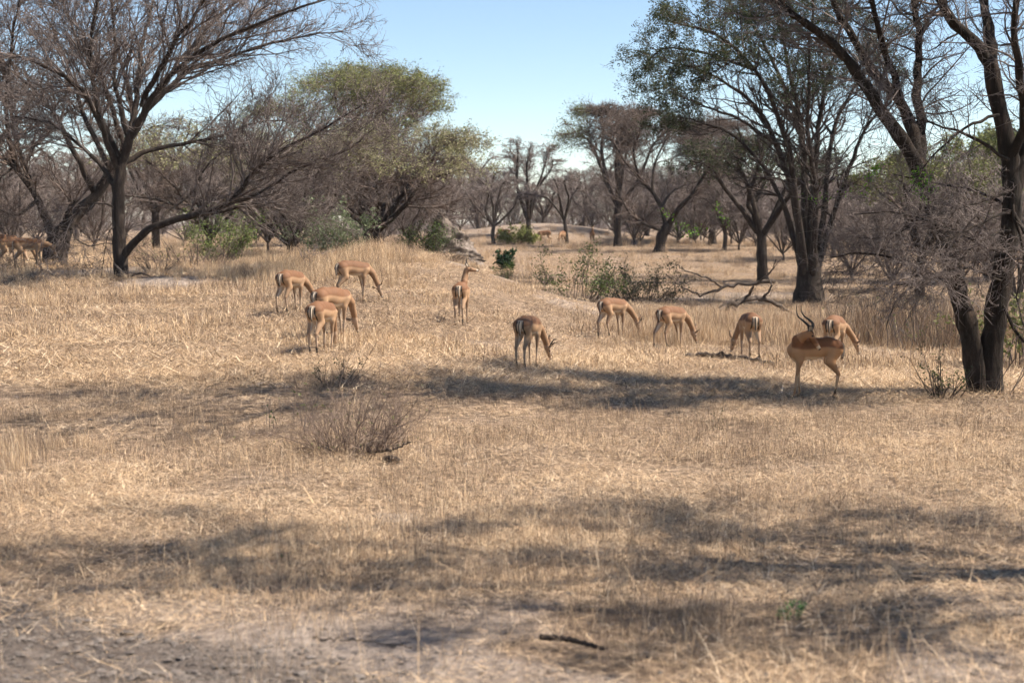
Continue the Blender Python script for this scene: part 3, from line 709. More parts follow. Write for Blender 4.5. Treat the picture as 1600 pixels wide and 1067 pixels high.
far_kind2 = umbrella('thorn_tree', 'short thorn tree standing alone in the straw right of the crooked tree', G(1130, 84), 4.2, 2.8, 1.4, 'FB', d1=2.0, d2=1.7, d3=1.3, d4=0.6, drop=0.35, trunk_r=0.14, twig_r=0.014, up=0.03, twig=M_TWIG_HAZED, bark=M_BARK_HAZED, stems=8, tmin=0.25)
far_bush = umbrella('thorn_bush', 'grey bare bush at the foot of the far woodland', G(925, 112), 2.9, 3.0, 0.3, 'FC', d1=1.2, d2=1.2, d3=1.0, d4=0.5, group='bare bushes of the far woodland', cat='bush', drop=0.55, trunk_r=0.06, twig_r=0.013, stems=9, rim=(0.3, 1.0), tmin=0.1, twig=M_TWIG_HAZED, bark=M_BARK_HAZED)
far_thicket = umbrella('thorn_bush', 'tall brown bare thicket in the far woodland', G(1100, 106), 4.6, 3.6, 0.5, 'FD', d1=1.3, d2=1.3, d3=1.1, d4=0.5, group='bare thickets of the far woodland', cat='bush', drop=0.4, trunk_r=0.07, twig_r=0.014, stems=10, rim=(0.2, 1.0), tmin=0.1, twig=M_TWIG_HAZED, bark=M_BARK_HAZED)
rb = rng_for('far')
for k in range(34):
    px = -60 + 1720 * (k + rb.uniform(-0.3, 0.3)) / 34
    d = rb.uniform(84, 140) if not (730 < px < 930) else rb.uniform(135, 165)
    o = copy_tree(far_thicket); sc = rb.uniform(0.85, 1.35)
    o.location = G(px, d); o.rotation_euler = (0, 0, rb.random() * 6.28); o.scale = (sc * 1.1, sc * 1.1, sc)
for px, d, sc, lab in ((1330, 60, 0.8, 'bare grey thicket right behind the many-stemmed acacia'), (1395, 54, 0.75, 'bare thicket left of the dark slim trunk'), (1490, 50, 0.85, 'bare thicket between the dark slim trunk and the two-stemmed tree'), (1590, 44, 0.9, 'bare thicket at the right edge behind the two-stemmed tree'),
                       (1155, 84, 0.9, 'bare thicket left of the slim dark thorn tree'), (1085, 92, 0.9, 'bare thicket between the crooked tree and the short thorn tree'), (1222, 74, 0.8, 'bare thicket between the slim dark tree and the many-stemmed acacia'), (990, 96, 0.85, 'bare thicket left of the crooked tree trunk'),
                       (150, 66, 0.8, 'bare thicket between the two left hand trunks'), (20, 60, 0.8, 'bare thicket above the two grazers at the left edge'), (640, 72, 0.75, 'bare thicket behind the clay mound'), (1540, 60, 1.0, 'tall bare thicket seen between the two right hand stems'), (420, 64, 0.9, 'bare thicket behind the bright green bush')):
    o = copy_tree(far_thicket); o.location = G(px, d); o.rotation_euler = (0, 0, rb.random() * 6.28); o.scale = (sc * 1.15, sc * 1.15, sc)
    o['label'] = lab; del o['group']
def woodland():
    rg = rng_for('woodland'); n = 300
    y = rg.uniform(150, 520, n); x = rg.uniform(-0.48, 0.48, n) * y
    h = rg.uniform(3.0, 6.5, n) * (0.8 + y / 500); m = 42
    st = np.repeat(np.stack([x, y, terrain(x, y, False)], 1), m, 0) + rg.normal(0, 0.5, (n * m, 3)) * [1, 1, 0.1]
    d = nrm(rg.normal(0, 0.55, (n * m, 3)) + [0, 0, 0.9]); d[:, 2] = np.abs(d[:, 2])
    P, Rr = grow(st, d, np.repeat(h, m) * rg.uniform(0.4, 1.0, n * m), np.full(n * m, 0.06), np.full(n * m, 0.02), 3, rg, 0.25)
    V, Fq, Ft = join([spike_arrays(P, Rr)])
    tag(obj('distant_woodland', mesh('distant_woodland', V, Fq, Ft, M_TWIG_HAZED)), 'far-off bare bushland closing the horizon', 'woodland', kind='stuff')
woodland()
for k, (px, d, sc) in enumerate(((850, 128, 1.25), (915, 122, 1.3), (700, 105, 1.2), (745, 130, 1.5), (1080, 118, 1.35), (1010, 125, 1.4), (1160, 112, 1.3), (1225, 95, 1.2), (1330, 100, 1.25), (1400, 88, 1.1), (1480, 96, 1.35), (1570, 84, 1.3), (1300, 76, 0.9),
                                 (640, 118, 1.4), (120, 88, 1.3), (30, 96, 1.4), (230, 105, 1.5), (380, 110, 1.4), (510, 120, 1.6))):
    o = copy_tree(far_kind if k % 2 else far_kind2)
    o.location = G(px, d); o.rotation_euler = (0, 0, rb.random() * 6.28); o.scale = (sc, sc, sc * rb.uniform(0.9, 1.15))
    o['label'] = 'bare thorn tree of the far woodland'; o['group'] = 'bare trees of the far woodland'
for k, (px, d, sc) in enumerate(((960, 108, 1.1), (1000, 98, 0.9), (1060, 104, 1.1), (1110, 100, 1.0), (1180, 92, 1.0), (1240, 84, 0.9), (1310, 88, 1.0), (1370, 80, 0.95), (1450, 78, 1.0), (1530, 74, 1.0), (1600, 70, 1.0),
                                 (720, 112, 1.1), (660, 88, 1.1), (600, 92, 1.2), (500, 84, 1.2), (400, 86, 1.1), (290, 84, 1.0), (180, 78, 0.9), (60, 80, 0.9), (-10, 74, 0.9), (760, 150, 1.4), (900, 140, 1.4), (880, 160, 1.5), (1040, 150, 1.5))):
    o = copy_tree(far_bush)
    o.location = G(px, d); o.rotation_euler = (0, 0, rb.random() * 6.28); o.scale = (sc, sc, sc * rb.uniform(0.85, 1.2))

# ------------------------------------------------------------------ antelopes
def surface_nets(Fv, org, h):
    nx, ny, nz = Fv.shape
    ins = Fv < 0
    c = np.zeros((nx - 1, ny - 1, nz - 1), np.int8)
    for a in (0, 1):
        for b in (0, 1):
            for e in (0, 1):
                c += ins[a:nx - 1 + a, b:ny - 1 + b, e:nz - 1 + e]
    act = np.argwhere((c > 0) & (c < 8))
    ids = -np.ones(c.shape, np.int32); ids[tuple(act.T)] = np.arange(len(act))
    s = np.zeros((len(act), 3)); n = np.zeros(len(act))
    corners = [(a, b, e) for a in (0, 1) for b in (0, 1) for e in (0, 1)]
    for p in corners:
        for ax in range(3):
            if p[ax] == 0:
                q = list(p); q[ax] = 1
                v0 = Fv[tuple((act + p).T)]; v1 = Fv[tuple((act + q).T)]
                cr = (v0 < 0) != (v1 < 0)
                t = np.where(cr, v0 / np.where(cr, v0 - v1, 1), 0)
                pos = np.array(p)[None, :].repeat(len(act), 0).astype(float); pos[:, ax] += t
                s[cr] += pos[cr]; n[cr] += 1
    V = (act + s / n[:, None]) * h + org
    faces = []
    for ax in range(3):
        u, v = (ax + 1) % 3, (ax + 2) % 3
        sl0 = [slice(None)] * 3; sl1 = [slice(None)] * 3
        sl0[ax] = slice(0, -1); sl1[ax] = slice(1, None)
        A = ins[tuple(sl0)]; B = ins[tuple(sl1)]
        e = np.argwhere(A != B)
        ok = (e[:, u] > 0) & (e[:, v] > 0) & (e[:, u] < Fv.shape[u] - 1) & (e[:, v] < Fv.shape[v] - 1)
        e = e[ok]; flip = A[tuple(e.T)]
        q = []
        for du, dv in ((-1, -1), (0, -1), (0, 0), (-1, 0)):
            t = e.copy(); t[:, u] += du; t[:, v] += dv
            q.append(ids[tuple(t.T)])
        q = np.stack(q, 1)
        q[~flip] = q[~flip][:, ::-1]
        faces.append(q)
    return V, np.concatenate(faces)

BACK = np.array((0.148, 0.070, 0.034)); FLANK = np.array((0.335, 0.208, 0.120)); CREAM = np.array((0.60, 0.50, 0.39)); BLACK = np.array((0.018, 0.015, 0.013)); LEGC = np.array((0.26, 0.165, 0.10))

def antelope_pose(neck, muzzle, skull, legs=(0, 0, 0, 0), lift=(0, 0, 0, 0), girth=1.0, nape=1.0):
    """neck: list of 3 points from the chest to the nape; legs: forward shift of the feet fl, fr, hl, hr"""
    return dict(neck=neck, skull=skull, muzzle=muzzle, legs=legs, lift=lift, girth=girth, nape=nape)

def graze(dx=0.0, dy=0.0, up=0.0, legs=(0.10, -0.08, 0.06, -0.12), **k):
    return antelope_pose([(0.36, 0, 0.70), (0.55 + dx * .4, dy * .35, 0.56 + up * .4), (0.70 + dx, dy * .8, 0.36 + up)], (0.84 + dx * 1.15, dy * 1.2, 0.09 + up), (0.735 + dx, dy, 0.27 + up), legs, **k)

def antelope(name, label, px, d, heading, pose, h=0.0145, size=1.0, horns=None, group='antelopes of the herd', ears=True, tail=True, ear_up=0.0, tint=(1, 1, 1)):
    hd = R_(heading)
    root_loc = G(px, d)
    cs, sn = math.cos(hd), math.sin(hd)
    prims = []; g = pose['girth']
    def cap(a, b, ra, rb, k=0.035, sy=1.0): prims.append((np.array(a, float), np.array(b, float), ra, rb, k, sy))
    def fit(p):      # long legs, compact trunk
        p = np.array(p, float)
        return np.stack([p[..., 0] * 0.95, p[..., 1], p[..., 2] + 0.095 * np.clip(p[..., 2] / 0.5, 0, 1)], -1)
    # trunk: deep chest, tucked belly, rounded rump
    cap((0.25, 0, 0.645), (0.02, 0, 0.670), 0.160, 0.148 * g, 0.06, 0.80)
    cap((0.02, 0, 0.675), (-0.25, 0, 0.70), 0.152 * g, 0.135, 0.06, 0.84)
    cap((-0.22, 0, 0.705), (-0.33, 0, 0.69), 0.142, 0.135, 0.05, 0.88)
    cap((0.20, 0, 0.765), (-0.22, 0, 0.79), 0.055, 0.055, 0.07)
    cap((0.36, 0, 0.66), (0.30, 0, 0.56), 0.10, 0.09, 0.05, 0.75)
    n0, n1, n2 = [np.array(q, float) for q in pose['neck']]; sk = np.array(pose['skull'], float); mz = np.array(pose['muzzle'], float)
    nk = pose['nape']
    cap(n0, n1, 0.105 * nk, 0.074 * nk, 0.05, 0.85); cap(n1, n2, 0.074 * nk, 0.053 * nk, 0.03); cap(n2, sk, 0.053 * nk, 0.058, 0.025)
    mid = sk + (mz - sk) * 0.45
    cap(sk, mid, 0.060, 0.043, 0.02); cap(mid, mz, 0.043, 0.028, 0.015)
    lf = pose['legs']; li = pose['lift']
    feet = []
    for q, s in enumerate((1, -1)):
        f = lf[q]; z = li[q]; y = 0.085 * s
        cap((0.30, 0.075 * s, 0.64), (0.25 + f * .1, y, 0.50), 0.085, 0.052, 0.04)
        cap((0.25 + f * .1, y, 0.50), (0.275 + f * .55, y, 0.285 + z * .5), 0.050, 0.024, 0.03)
        cap((0.275 + f * .55, y, 0.285 + z * .5), (0.27 + f * .95, y, 0.085 + z), 0.024, 0.016, 0.008)
        cap((0.27 + f * .95, y, 0.085 + z), (0.295 + f, y, 0.028 + z), 0.019, 0.018, 0.012)
        feet.append((0.30 + f, y, z))
    for q, s in enumerate((1, -1)):
        f = lf[2 + q]; z = li[2 + q]; y = 0.09 * s
        cap((-0.33, 0.07 * s, 0.68), (-0.25 + f * .3, y, 0.50), 0.125, 0.075, 0.05, 0.85)
        cap((-0.25 + f * .3, y, 0.50), (-0.42 + f * .7, y, 0.325), 0.072, 0.030, 0.035)
        cap((-0.42 + f * .7, y, 0.325), (-0.385 + f * .95, y, 0.085 + z), 0.027, 0.017, 0.015)
        cap((-0.385 + f * .95, y, 0.085 + z), (-0.36 + f, y, 0.028 + z), 0.020, 0.018, 0.012)
        feet.append((-0.355 + f, y, z))
    pts = np.array([p for a in prims for p in (a[0] - max(a[2], a[3]), a[1] - max(a[2], a[3]), a[0] + max(a[2], a[3]), a[1] + max(a[2], a[3]))])
    lo = pts.min(0) - 0.05; hi = pts.max(0) + 0.05
    n = np.ceil((hi - lo) / h).astype(int) + 1
    Fv = np.full(n, 1.0)
    ax = [lo[i] + h * np.arange(n[i]) for i in range(3)]
    for a, b, ra, rb, k, sy in prims:
        m = max(ra, rb) + k + 0.03
        l = np.minimum(a, b) - m; u = np.maximum(a, b) + m
        sl = tuple(slice(max(0, int((l[i] - lo[i]) / h)), min(n[i], int((u[i] - lo[i]) / h) + 2)) for i in range(3))
        X, Y, Z = np.meshgrid(ax[0][sl[0]], ax[1][sl[1]] / sy, ax[2][sl[2]], indexing='ij')
        a2 = a * [1, 1 / sy, 1]; ba = b * [1, 1 / sy, 1] - a2
        t = np.clip(((X - a2[0]) * ba[0] + (Y - a2[1]) * ba[1] + (Z - a2[2]) * ba[2]) / (ba @ ba), 0, 1)
        dd = np.sqrt((X - a2[0] - t * ba[0]) ** 2 + (Y - a2[1] - t * ba[1]) ** 2 + (Z - a2[2] - t * ba[2]) ** 2) - (ra + t * (rb - ra))
        old = Fv[sl]
        hh = np.clip(0.5 + 0.5 * (old - dd) / k, 0, 1)
        Fv[sl] = old * (1 - hh) + dd * hh - k * hh * (1 - hh)
    V, Fq = surface_nets(Fv, lo, h)
    # coat: red-brown saddle, tan flank, cream belly and inner legs, black rump stripes, dark fetlock tufts
    x, y, z = V.T
    rgc = rng_for(label)
    body = (x > -0.56) & (x < 0.40) & (z > 0.40)
    c = np.where((z > 0.5)[:, None], (FLANK * 0.75 + BACK * 0.25)[None], LEGC[None])
    topm = sstep(0.675, 0.715, z + 0.02 * np.sin(x * 9))[:, None]
    belly = sstep(0.575, 0.535, z - 0.10 * (x < -0.2) * (np.abs(x + .2)))[:, None]
    tor = FLANK * (1 - topm) + BACK * topm
    bm = (sstep(-0.19, -0.13, x) * sstep(0.21, 0.15, x) * (np.abs(y) < 0.115))[:, None] * belly
    tor = tor * (1 - bm) + CREAM * bm
    c = np.where(body[:, None], tor, c)
    lower = sstep(0.42, 0.52, z)[:, None]
    c = np.where((z < 0.52)[:, None], LEGC * (1 - lower) + c * lower, c)
    inner = ((np.abs(y) < 0.062) & (z < 0.54) & (z > 0.12) & (np.abs(x) > 0.18) & (x < 0.45))[:, None]
    c = np.where(inner, c * 0.35 + CREAM * 0.65, c)
    # neck and head
    nd = np.minimum.reduce([seg_dist(V, n0 * .6 + n1 * .4, n1), seg_dist(V, n1, n2), seg_dist(V, n2, sk), seg_dist(V, sk, mz)])
    headn = (nd < 0.085) & ((x > 0.40) | (z > 0.86) | (seg_dist(V, n1, mz) < 0.066) | (seg_dist(V, n1, n2) < 0.082))
    c = np.where(headn[:, None], BACK * 0.45 + FLANK * 0.55, c)  # light on the front of the neck painted in as paler coat
    crown_ = headn & (np.linalg.norm(V - (sk + 0.04 * nrm(sk - n1)), axis=1) < 0.045)
    c = np.where(crown_[:, None], BACK * 0.5, c)
    hl = np.linalg.norm(mz - sk)
    along = ((V - sk) @ (mz - sk)) / hl ** 2
    nose = headn & (along > 1.02) & (seg_dist(V, sk, mz) < 0.05)
    lip = headn & (along > 0.84) & (along <= 1.02) & (seg_dist(V, sk, mz) < 0.06)
    c = np.where(lip[:, None], CREAM * 0.8, c); c = np.where(nose[:, None], BLACK * 2, c)
    # pale rump with a black stripe either side and one down the tail
    rump = (x < -0.425) & (z > 0.50) & (z < 0.80)
    c = np.where((rump & (np.abs(y) < 0.062))[:, None], CREAM * 0.45 + FLANK * 0.4, c)
    stripe = (x < -0.37) & (z > 0.50) & (z < 0.775) & (np.abs(np.abs(y) - (0.055 + 0.025 * (0.78 - z) / 0.28)) < 0.0135)
    c = np.where(stripe[:, None], BLACK, c)
    tuft = (z < 0.135) & (z > 0.06) & (x < -0.12)
    c = np.where(tuft[:, None], BLACK * 2.2, c)
    pale = (z < 0.30) & (z > 0.14)
    c = np.where(pale[:, None], c * 0.75 + CREAM * 0.25, c)
    c = c * rgc.uniform(0.90, 1.08) * np.array(tint)
    root = obj(name, mesh(name, fit(V), Fq, None, M_COAT, True, c))
    root.location = root_loc; root.rotation_euler = (0, 0, hd); root.scale = (size,) * 3
    root.location.z -= 0.012
    tag(root, label, 'antelope', group)
    # hooves
    for f in feet:
        a = np.array([f[0] - 0.022, f[1], f[2] + 0.034]); b = np.array([f[0] + 0.028, f[1], f[2] + 0.004])
        for sd in (-1, 1):
            pass
        P = np.array([[a, (a + b) / 2 + [0, 0, 0.004], b]]); Vh, Fh = tube_arrays(P, np.array([[0.019, 0.023, 0.012]]), 8)
        Vh[:, 2] = np.maximum(Vh[:, 2], f[2])
        obj('hoof', mesh('hoof', fit(Vh), Fh, None, M_HOOF), root)
    # head frame
    fw = nrm(mz - sk); up = nrm(np.cross(np.cross(fw, nrm(sk - n1)), fw))
    if np.dot(up, sk - mz * 0.3 - n2 * 0.7) < -0.2: up = -up
    side = np.cross(up, fw)
    for s in (1, -1):
        e = sk + fw * 0.055 + side * s * 0.044 + up * 0.026
        obj('eye', ball(fit(e), 0.0165, M_EYE), root)
        # leaf-shaped cupped ear
        eb = sk - fw * 0.03 + side * s * 0.045 + up * 0.03
        ed = nrm(side * s * 0.75 - fw * (0.62 - ear_up) + up * (0.42 + ear_up))
        en = nrm(np.cross(ed, np.cross(fw, ed)))
        ew = np.cross(ed, en)
        tt = np.linspace(0, 1, 8); aa = np.linspace(-1, 1, 5)
        wd = 0.036 * np.sin(np.pi * tt ** 0.75) ** 0.8 + 0.004
        Ve = np.array([eb + ed * (0.15 * t) + ew * (w_ * q) + en * (0.022 * (q * q) * (w_ / 0.036)) for t, w_ in zip(tt, wd) for q in aa])
        th = en * 0.005
        Ve2 = np.vstack([Ve, Ve - th]); nn = len(Ve)
        idx = np.arange(nn).reshape(8, 5)
        fq = np.stack([idx[:-1, :-1], idx[:-1, 1:], idx[1:, 1:], idx[1:, :-1]], -1).reshape(-1, 4)
        rim = np.concatenate([idx[0, :-1], idx[:-1, -1], idx[-1, :0:-1], idx[:0:-1, 0]]); rn = np.roll(rim, -1)
        fq = np.vstack([fq, fq[:, ::-1] + nn, np.stack([rim, rim + nn, rn + nn, rn], 1)])
        ce = np.repeat((LEGC * 0.9)[None], len(Ve2), 0); tip = np.tile(np.repeat(tt, 5), 2) > 0.82; ce[tip] = BLACK * 3; ce[:nn][~tip[:nn]] = CREAM * 0.6
        obj('ear', mesh('ear', fit(Ve2), fq, None, M_COAT, True, ce), root)
        if horns is not None:
            if callable(horns): hp = np.array(horns(s), float) + [0, 0.012, 0.018]
            else:
                hb = sk - fw * 0.012 + side * s * 0.022 + up * 0.05
                L = horns
                hp = np.array([hb, hb + up * L * .3 - fw * L * .12 + side * s * L * .05, hb + up * L * .62 - fw * L * .32 + side * s * L * .18, hb + up * L - fw * L * .30 + side * s * L * .2])
            nseg = 40
            P = spline(hp, nseg); t = np.linspace(0, 1, nseg)
            r = (0.027 if callable(horns) else 0.0175) * (1 - 0.82 * t) * (1 + 0.13 * np.sin(t * 95) * (t < 0.7))
            Vh, Fh = tube_arrays(P[None], r[None], 8)
            obj('horn', mesh('horn', fit(Vh), Fh, None, M_HORN), root)
    if tail:
        P = spline([(-0.445, 0, 0.765), (-0.475, 0, 0.705), (-0.470, 0, 0.60), (-0.445, 0, 0.51)], 12)
        Vt, Ft_ = tube_arrays(P[None], np.array([[0.02, 0.02, 0.019, 0.018, 0.018, 0.018, 0.018, 0.019, 0.02, 0.018, 0.013, 0.004]]), 8)
        ct = np.repeat((FLANK * 0.8)[None], len(Vt), 0)
        ct[np.abs(Vt[:, 1]) > 0.0135] = CREAM * 0.85
        ct[(np.abs(Vt[:, 1]) < 0.0135) & (Vt[:, 0] < -0.45)] = BLACK * 1.5
        obj('tail', mesh('tail', fit(Vt), Ft_, None, M_COAT, True, ct), root)
    return root

def seg_dist(V, a, b):
    ba = b - a
    t = np.clip(((V - a) @ ba) / (ba @ ba), 0, 1)
    return np.linalg.norm(V - a - t[:, None] * ba, axis=1)

def ball(c, r, mat, n=8):
    th = np.linspace(0, np.pi, n); ph = np.arange(n) * 2 * np.pi / n
    V = np.array([[math.sin(a) * math.cos(b), math.sin(a) * math.sin(b), math.cos(a)] for a in th for b in ph]) * r + c
    idx = np.arange(n * n).reshape(n, n); nx = np.roll(idx, -1, 1)
    return mesh('ball', V, np.stack([idx[:-1], idx[1:], nx[1:], nx[:-1]], -1).reshape(-1, 4), None, mat)

def ram_horns(s):
    if s > 0:
        return [(0.135, 0.185, 0.955), (0.165, 0.20, 1.04), (0.26, 0.235, 1.12), (0.35, 0.25, 1.20), (0.37, 0.245, 1.35)]
    return [(0.10, 0.12, 0.955), (0.065, 0.09, 1.05), (0.115, 0.065, 1.115), (0.20, 0.045, 1.18), (0.245, 0.045, 1.26), (0.255, 0.06, 1.35)]

antelope('antelope', 'ram with long lyre horns looking back over its shoulder in the tree shade', 1275, 22.2, 180,
         antelope_pose([(0.30, 0.03, 0.66), (0.305, 0.09, 0.81), (0.205, 0.145, 0.90)], (-0.02, 0.225, 0.70), (0.125, 0.165, 0.925), legs=(0.07, -0.05, 0.06, 0.01), nape=1.22), h=0.0115, horns=ram_horns, ear_up=0.1, tint=(1.3, 1.08, 0.86))
antelope('antelope', 'grazing antelope with one curved horn showing, in the centre of the clearing', 826, 25.6, 68, graze(0.0, -0.10, legs=(0.02, -0.10, 0.02, -0.06)), horns=0.15)
antelope('antelope', 'antelope with its head up and short horns, seen from behind', 721, 31.4, 84,
         antelope_pose([(0.36, 0, 0.74), (0.45, -0.02, 0.93), (0.45, -0.04, 1.07)], (0.50, -0.30, 1.08), (0.46, -0.09, 1.12), legs=(-0.02, 0.03, 0.0, -0.10)), horns=0.19, ear_up=0.2)
antelope('antelope', 'red-brown grazing antelope with small horns, left of the pale-flanked grazer', 958, 33.0, 44, graze(0.03, -0.12, legs=(0.05, 0.0, -0.04, 0.16)), horns=0.16, ear_up=0.2)
antelope('antelope', 'pale-flanked grazing antelope standing with its legs wide beside the fallen log', 1050, 31.0, 46, graze(0.02, -0.06, legs=(0.14, -0.05, -0.14, 0.10)), ear_up=0.25)
antelope('antelope', 'grazing antelope seen from behind with its muzzle between its legs', 1172, 28.4, 96, graze(-0.04, 0.14, legs=(0.0, -0.06, 0.02, -0.04)))
antelope('antelope', 'grazing antelope half hidden behind the ram with its head low', 1306, 27.6, 63, graze(0.0, -0.24, 0.04, legs=(0.04, -0.06, 0.04, -0.05)), ear_up=0.2)
antelope('antelope', 'leftmost of the four grazers in the tall straw', 455, 30.2, 66, graze(0.0, -0.16, legs=(0.05, -0.05, -0.05, 0.06)), group='four grazers in the tall straw')
antelope('antelope', 'broad grazing antelope in the middle of the four, white belly showing', 518, 27.0, 50, graze(-0.04, 0.10, girth=1.12, legs=(0.05, -0.06, 0.05, -0.08)), group='four grazers in the tall straw', size=1.05)
antelope('antelope', 'nearest of the four grazers, rump striped black towards the viewer', 503, 25.2, 72, graze(-0.05, 0.08, legs=(0.0, -0.08, 0.04, -0.06)), group='four grazers in the tall straw', size=1.0)
antelope('antelope', 'rightmost of the four grazers, standing side on in the straw', 552, 32.2, 38, graze(-0.06, -0.06, legs=(0.06, -0.06, 0.06, -0.06)), group='four grazers in the tall straw')
antelope('antelope', 'dappled grazing antelope at the left edge nearer the frame border', 22, 41.5, 15, graze(-0.05, -0.06, legs=(0.05, -0.05, -0.05, 0.08)), group='grazers under the leaning tree', h=0.015)
antelope('antelope', 'dappled antelope browsing against the leaning trunk at the left edge', 47, 40.8, 8, graze(-0.03, 0.0, 0.26, legs=(0.05, -0.05, -0.05, 0.08)), group='grazers under the leaning tree', h=0.015)
antelope('antelope', 'dim antelope behind the two dappled ones at the left edge', 6, 45.0, 20, graze(-0.05, 0.0), group='grazers under the leaning tree', h=0.016)
antelope('antelope', 'tiny far antelope half behind the yellow-green bush', 788, 99, 200, graze(0, 0.1), h=0.018, group='far antelopes by the sandy mound')
antelope('antelope', 'dark far antelope grazing left beside the yellow-green bush', 851, 97, 178, graze(0, 0.05), h=0.018, group='far antelopes by the sandy mound')
antelope('antelope', 'reddish far antelope under the thin leaning tree', 878, 96, 250, graze(0, 0.0), h=0.018, group='far antelopes by the sandy mound')
antelope('antelope', 'far antelope with raised head before the grey bush', 925, 97, 270,
         antelope_pose([(0.36, 0, 0.74), (0.45, 0, 0.93), (0.47, 0, 1.05)], (0.64, 0, 1.02), (0.49, 0, 1.10)), h=0.018, group='far antelopes by the sandy mound', horns=0.3)

# ------------------------------------------------------------------ bushes, logs and sticks
def stem_bush(name, label, loc, n, h, spread, seed, mat, r=0.006, leaves=None, lv2=(4, 0.15, 0.4), cat='bush', wander=0.12, base_r=0.15, group=None, lean=(0, 0)):
    """many stems from one stool, each with side twigs; each main stem is a part"""
    rg = rng_for(seed); base = np.array(loc, float)
    root = empty(name, base); tag(root, label, cat, group)
    a = rg.random(n) * 6.28; rr = base_r * np.sqrt(rg.random(n))
    st = base + np.stack([np.cos(a) * rr, np.sin(a) * rr, np.full(n, -0.04)], 1)
    sp = spread * rg.random(n) ** 0.7
    d = nrm(np.stack([np.cos(a) * sp + lean[0], np.sin(a) * sp + lean[1], np.ones(n)], 1))
    P, Rr = grow(st, d, h * rg.uniform(0.45, 1.1, n), np.full(n, r) * rg.uniform(0.7, 1.4, n), np.full(n, r * 0.35), 8, rg, wander)
    for q in range(n):
        V, Fq = tube_arrays(P[q:q + 1] - base, Rr[q:q + 1], 5)
        obj('stem', mesh('stem', V, Fq, None, mat), root)
    s2, d2, l2, r2 = spawn(P, Rr, lv2[0], 0.12, 38, (lv2[1], lv2[2]), 0.4, rg, 0.1)
    P2, R2 = grow(s2, d2, l2, np.maximum(r2, r * 0.3), np.maximum(r2, r * 0.3) * 0.5, 4, rg, 0.2)
    s3, d3, l3, r3 = spawn(P2, R2, lv2[0] * 2.2, 0.1, 42, (lv2[1] * .4, lv2[2] * .45), 0.4, rg, 0.05)
    P3, R3 = grow(s3, d3, l3, np.full(len(s3), r * 0.26), np.full(len(s3), r * 0.16), 3, rg, 0.2)
    V, Fq, Ft = join([spike_arrays(P2 - base, R2), spike_arrays(P3 - base, R3)])
    tag(obj('twigs', mesh('twigs', V, Fq, Ft, mat), root), kind='stuff')
    if leaves:
        m = leaves['n']; src = P3 if len(P3) > 20 else P2
        i = rg.integers(0, len(src), m); j = rg.integers(0, src.shape[1], m)
        C = src[i, j] + rg.normal(0, leaves.get('spread', 0.03), (m, 3))
        if 'zmin' in leaves: C = C[C[:, 2] > base[2] + leaves['zmin']]
        if 'where' in leaves: C = C[leaves['where'](C)]
        if len(C):
            V, Fq = leaf_quads(C - base, leaves['size'], rg, 0.2, 0.55)
            tag(obj('foliage', mesh('foliage', V, Fq, None, M_LEAF, False, leaf_cols(len(C), leaves['cols'], rg)), root), kind='stuff')
    return root

stem_bush('dry_bush', 'dry twiggy bush with tall pale shoots in the foreground', G(553, 16.6), 95, 0.98, 0.8, 'S1', M_TWIG_RED, 0.0052, dict(n=120, size=0.016, cols=GREEN_OLIVE), (15, 0.06, 0.34), base_r=0.5, wander=0.26)
stem_bush('dry_bush', 'tall pale shoots rising out of the foreground bush', G(540, 16.9), 16, 1.15, 0.4, 'S1b', M_TWIG_RED, 0.005, None, (2, 0.1, 0.3), base_r=0.35, wander=0.09)
stem_bush('dry_bush', 'thin pale shoots left of the foreground bush', G(452, 18.2), 14, 0.75, 0.3, 'S2', M_TWIG, 0.004, dict(n=40, size=0.02, cols=GREEN_FRESH), (2, 0.1, 0.25), base_r=0.45)
stem_bush('dry_bush', 'dark leafy low bush at the feet of the nearest of the four grazers', G(522, 21.8), 26, 0.55, 1.0, 'S3', M_TWIG_BROWN, 0.006, dict(n=350, size=0.014, cols=GREEN_DARK), (6, 0.08, 0.25), base_r=0.22)
stem_bush('leafy_bush', 'bright green leafy bush behind the low limb of the left tree', G(345, 46), 40, 1.9, 0.9, 'S4', M_TWIG_BROWN, 0.012, dict(n=3600, size=0.036, cols=GREEN_OLIVE[:1] + GREEN_FRESH, spread=0.09), (4, 0.2, 0.6), base_r=0.6)
stem_bush('brush_heap', 'grey-brown heap of dead brush under the bright green bush', G(300, 43.5), 50, 1.1, 1.9, 'S5', M_TWIG_BROWN, 0.012, dict(n=120, size=0.04, cols=GREEN_OLIVE), (6, 0.15, 0.5), base_r=0.9)
stem_bush('brush_heap', 'small brown clump of dead twigs right of the front left trunk', G(243, 40.5), 30, 0.75, 1.9, 'S6', M_TWIG_DARK, 0.010, None, (7, 0.1, 0.4), base_r=0.35)
stem_bush('leafy_bush', 'grey-green bush at the left foot of the umbrella thorn', G(525, 50), 40, 2.1, 0.7, 'S7', M_TWIG, 0.011, dict(n=3600, size=0.055, cols=[(0.14, 0.17, 0.09), (0.17, 0.2, 0.12), (0.11, 0.14, 0.07)], spread=0.08), (5, 0.2, 0.6), base_r=0.7)
stem_bush('leafy_bush', 'light green sprawling bush on the right slope of the grassy mound', G(898, 45), 34, 1.7, 0.8, 'S8', M_TWIG_BROWN, 0.010, dict(n=2400, size=0.036, cols=GREEN_FRESH, spread=0.09), (4, 0.2, 0.6), base_r=0.9, lean=(0.15, -0.1))
stem_bush('thorn_bush', 'dark low tangled bush right of the light green bush', G(1003, 47), 60, 1.5, 1.2, 'S9', M_TWIG_DARK, 0.010, dict(n=3600, size=0.032, cols=GREEN_DARK, spread=0.06), (6, 0.2, 0.5), base_r=1.1)
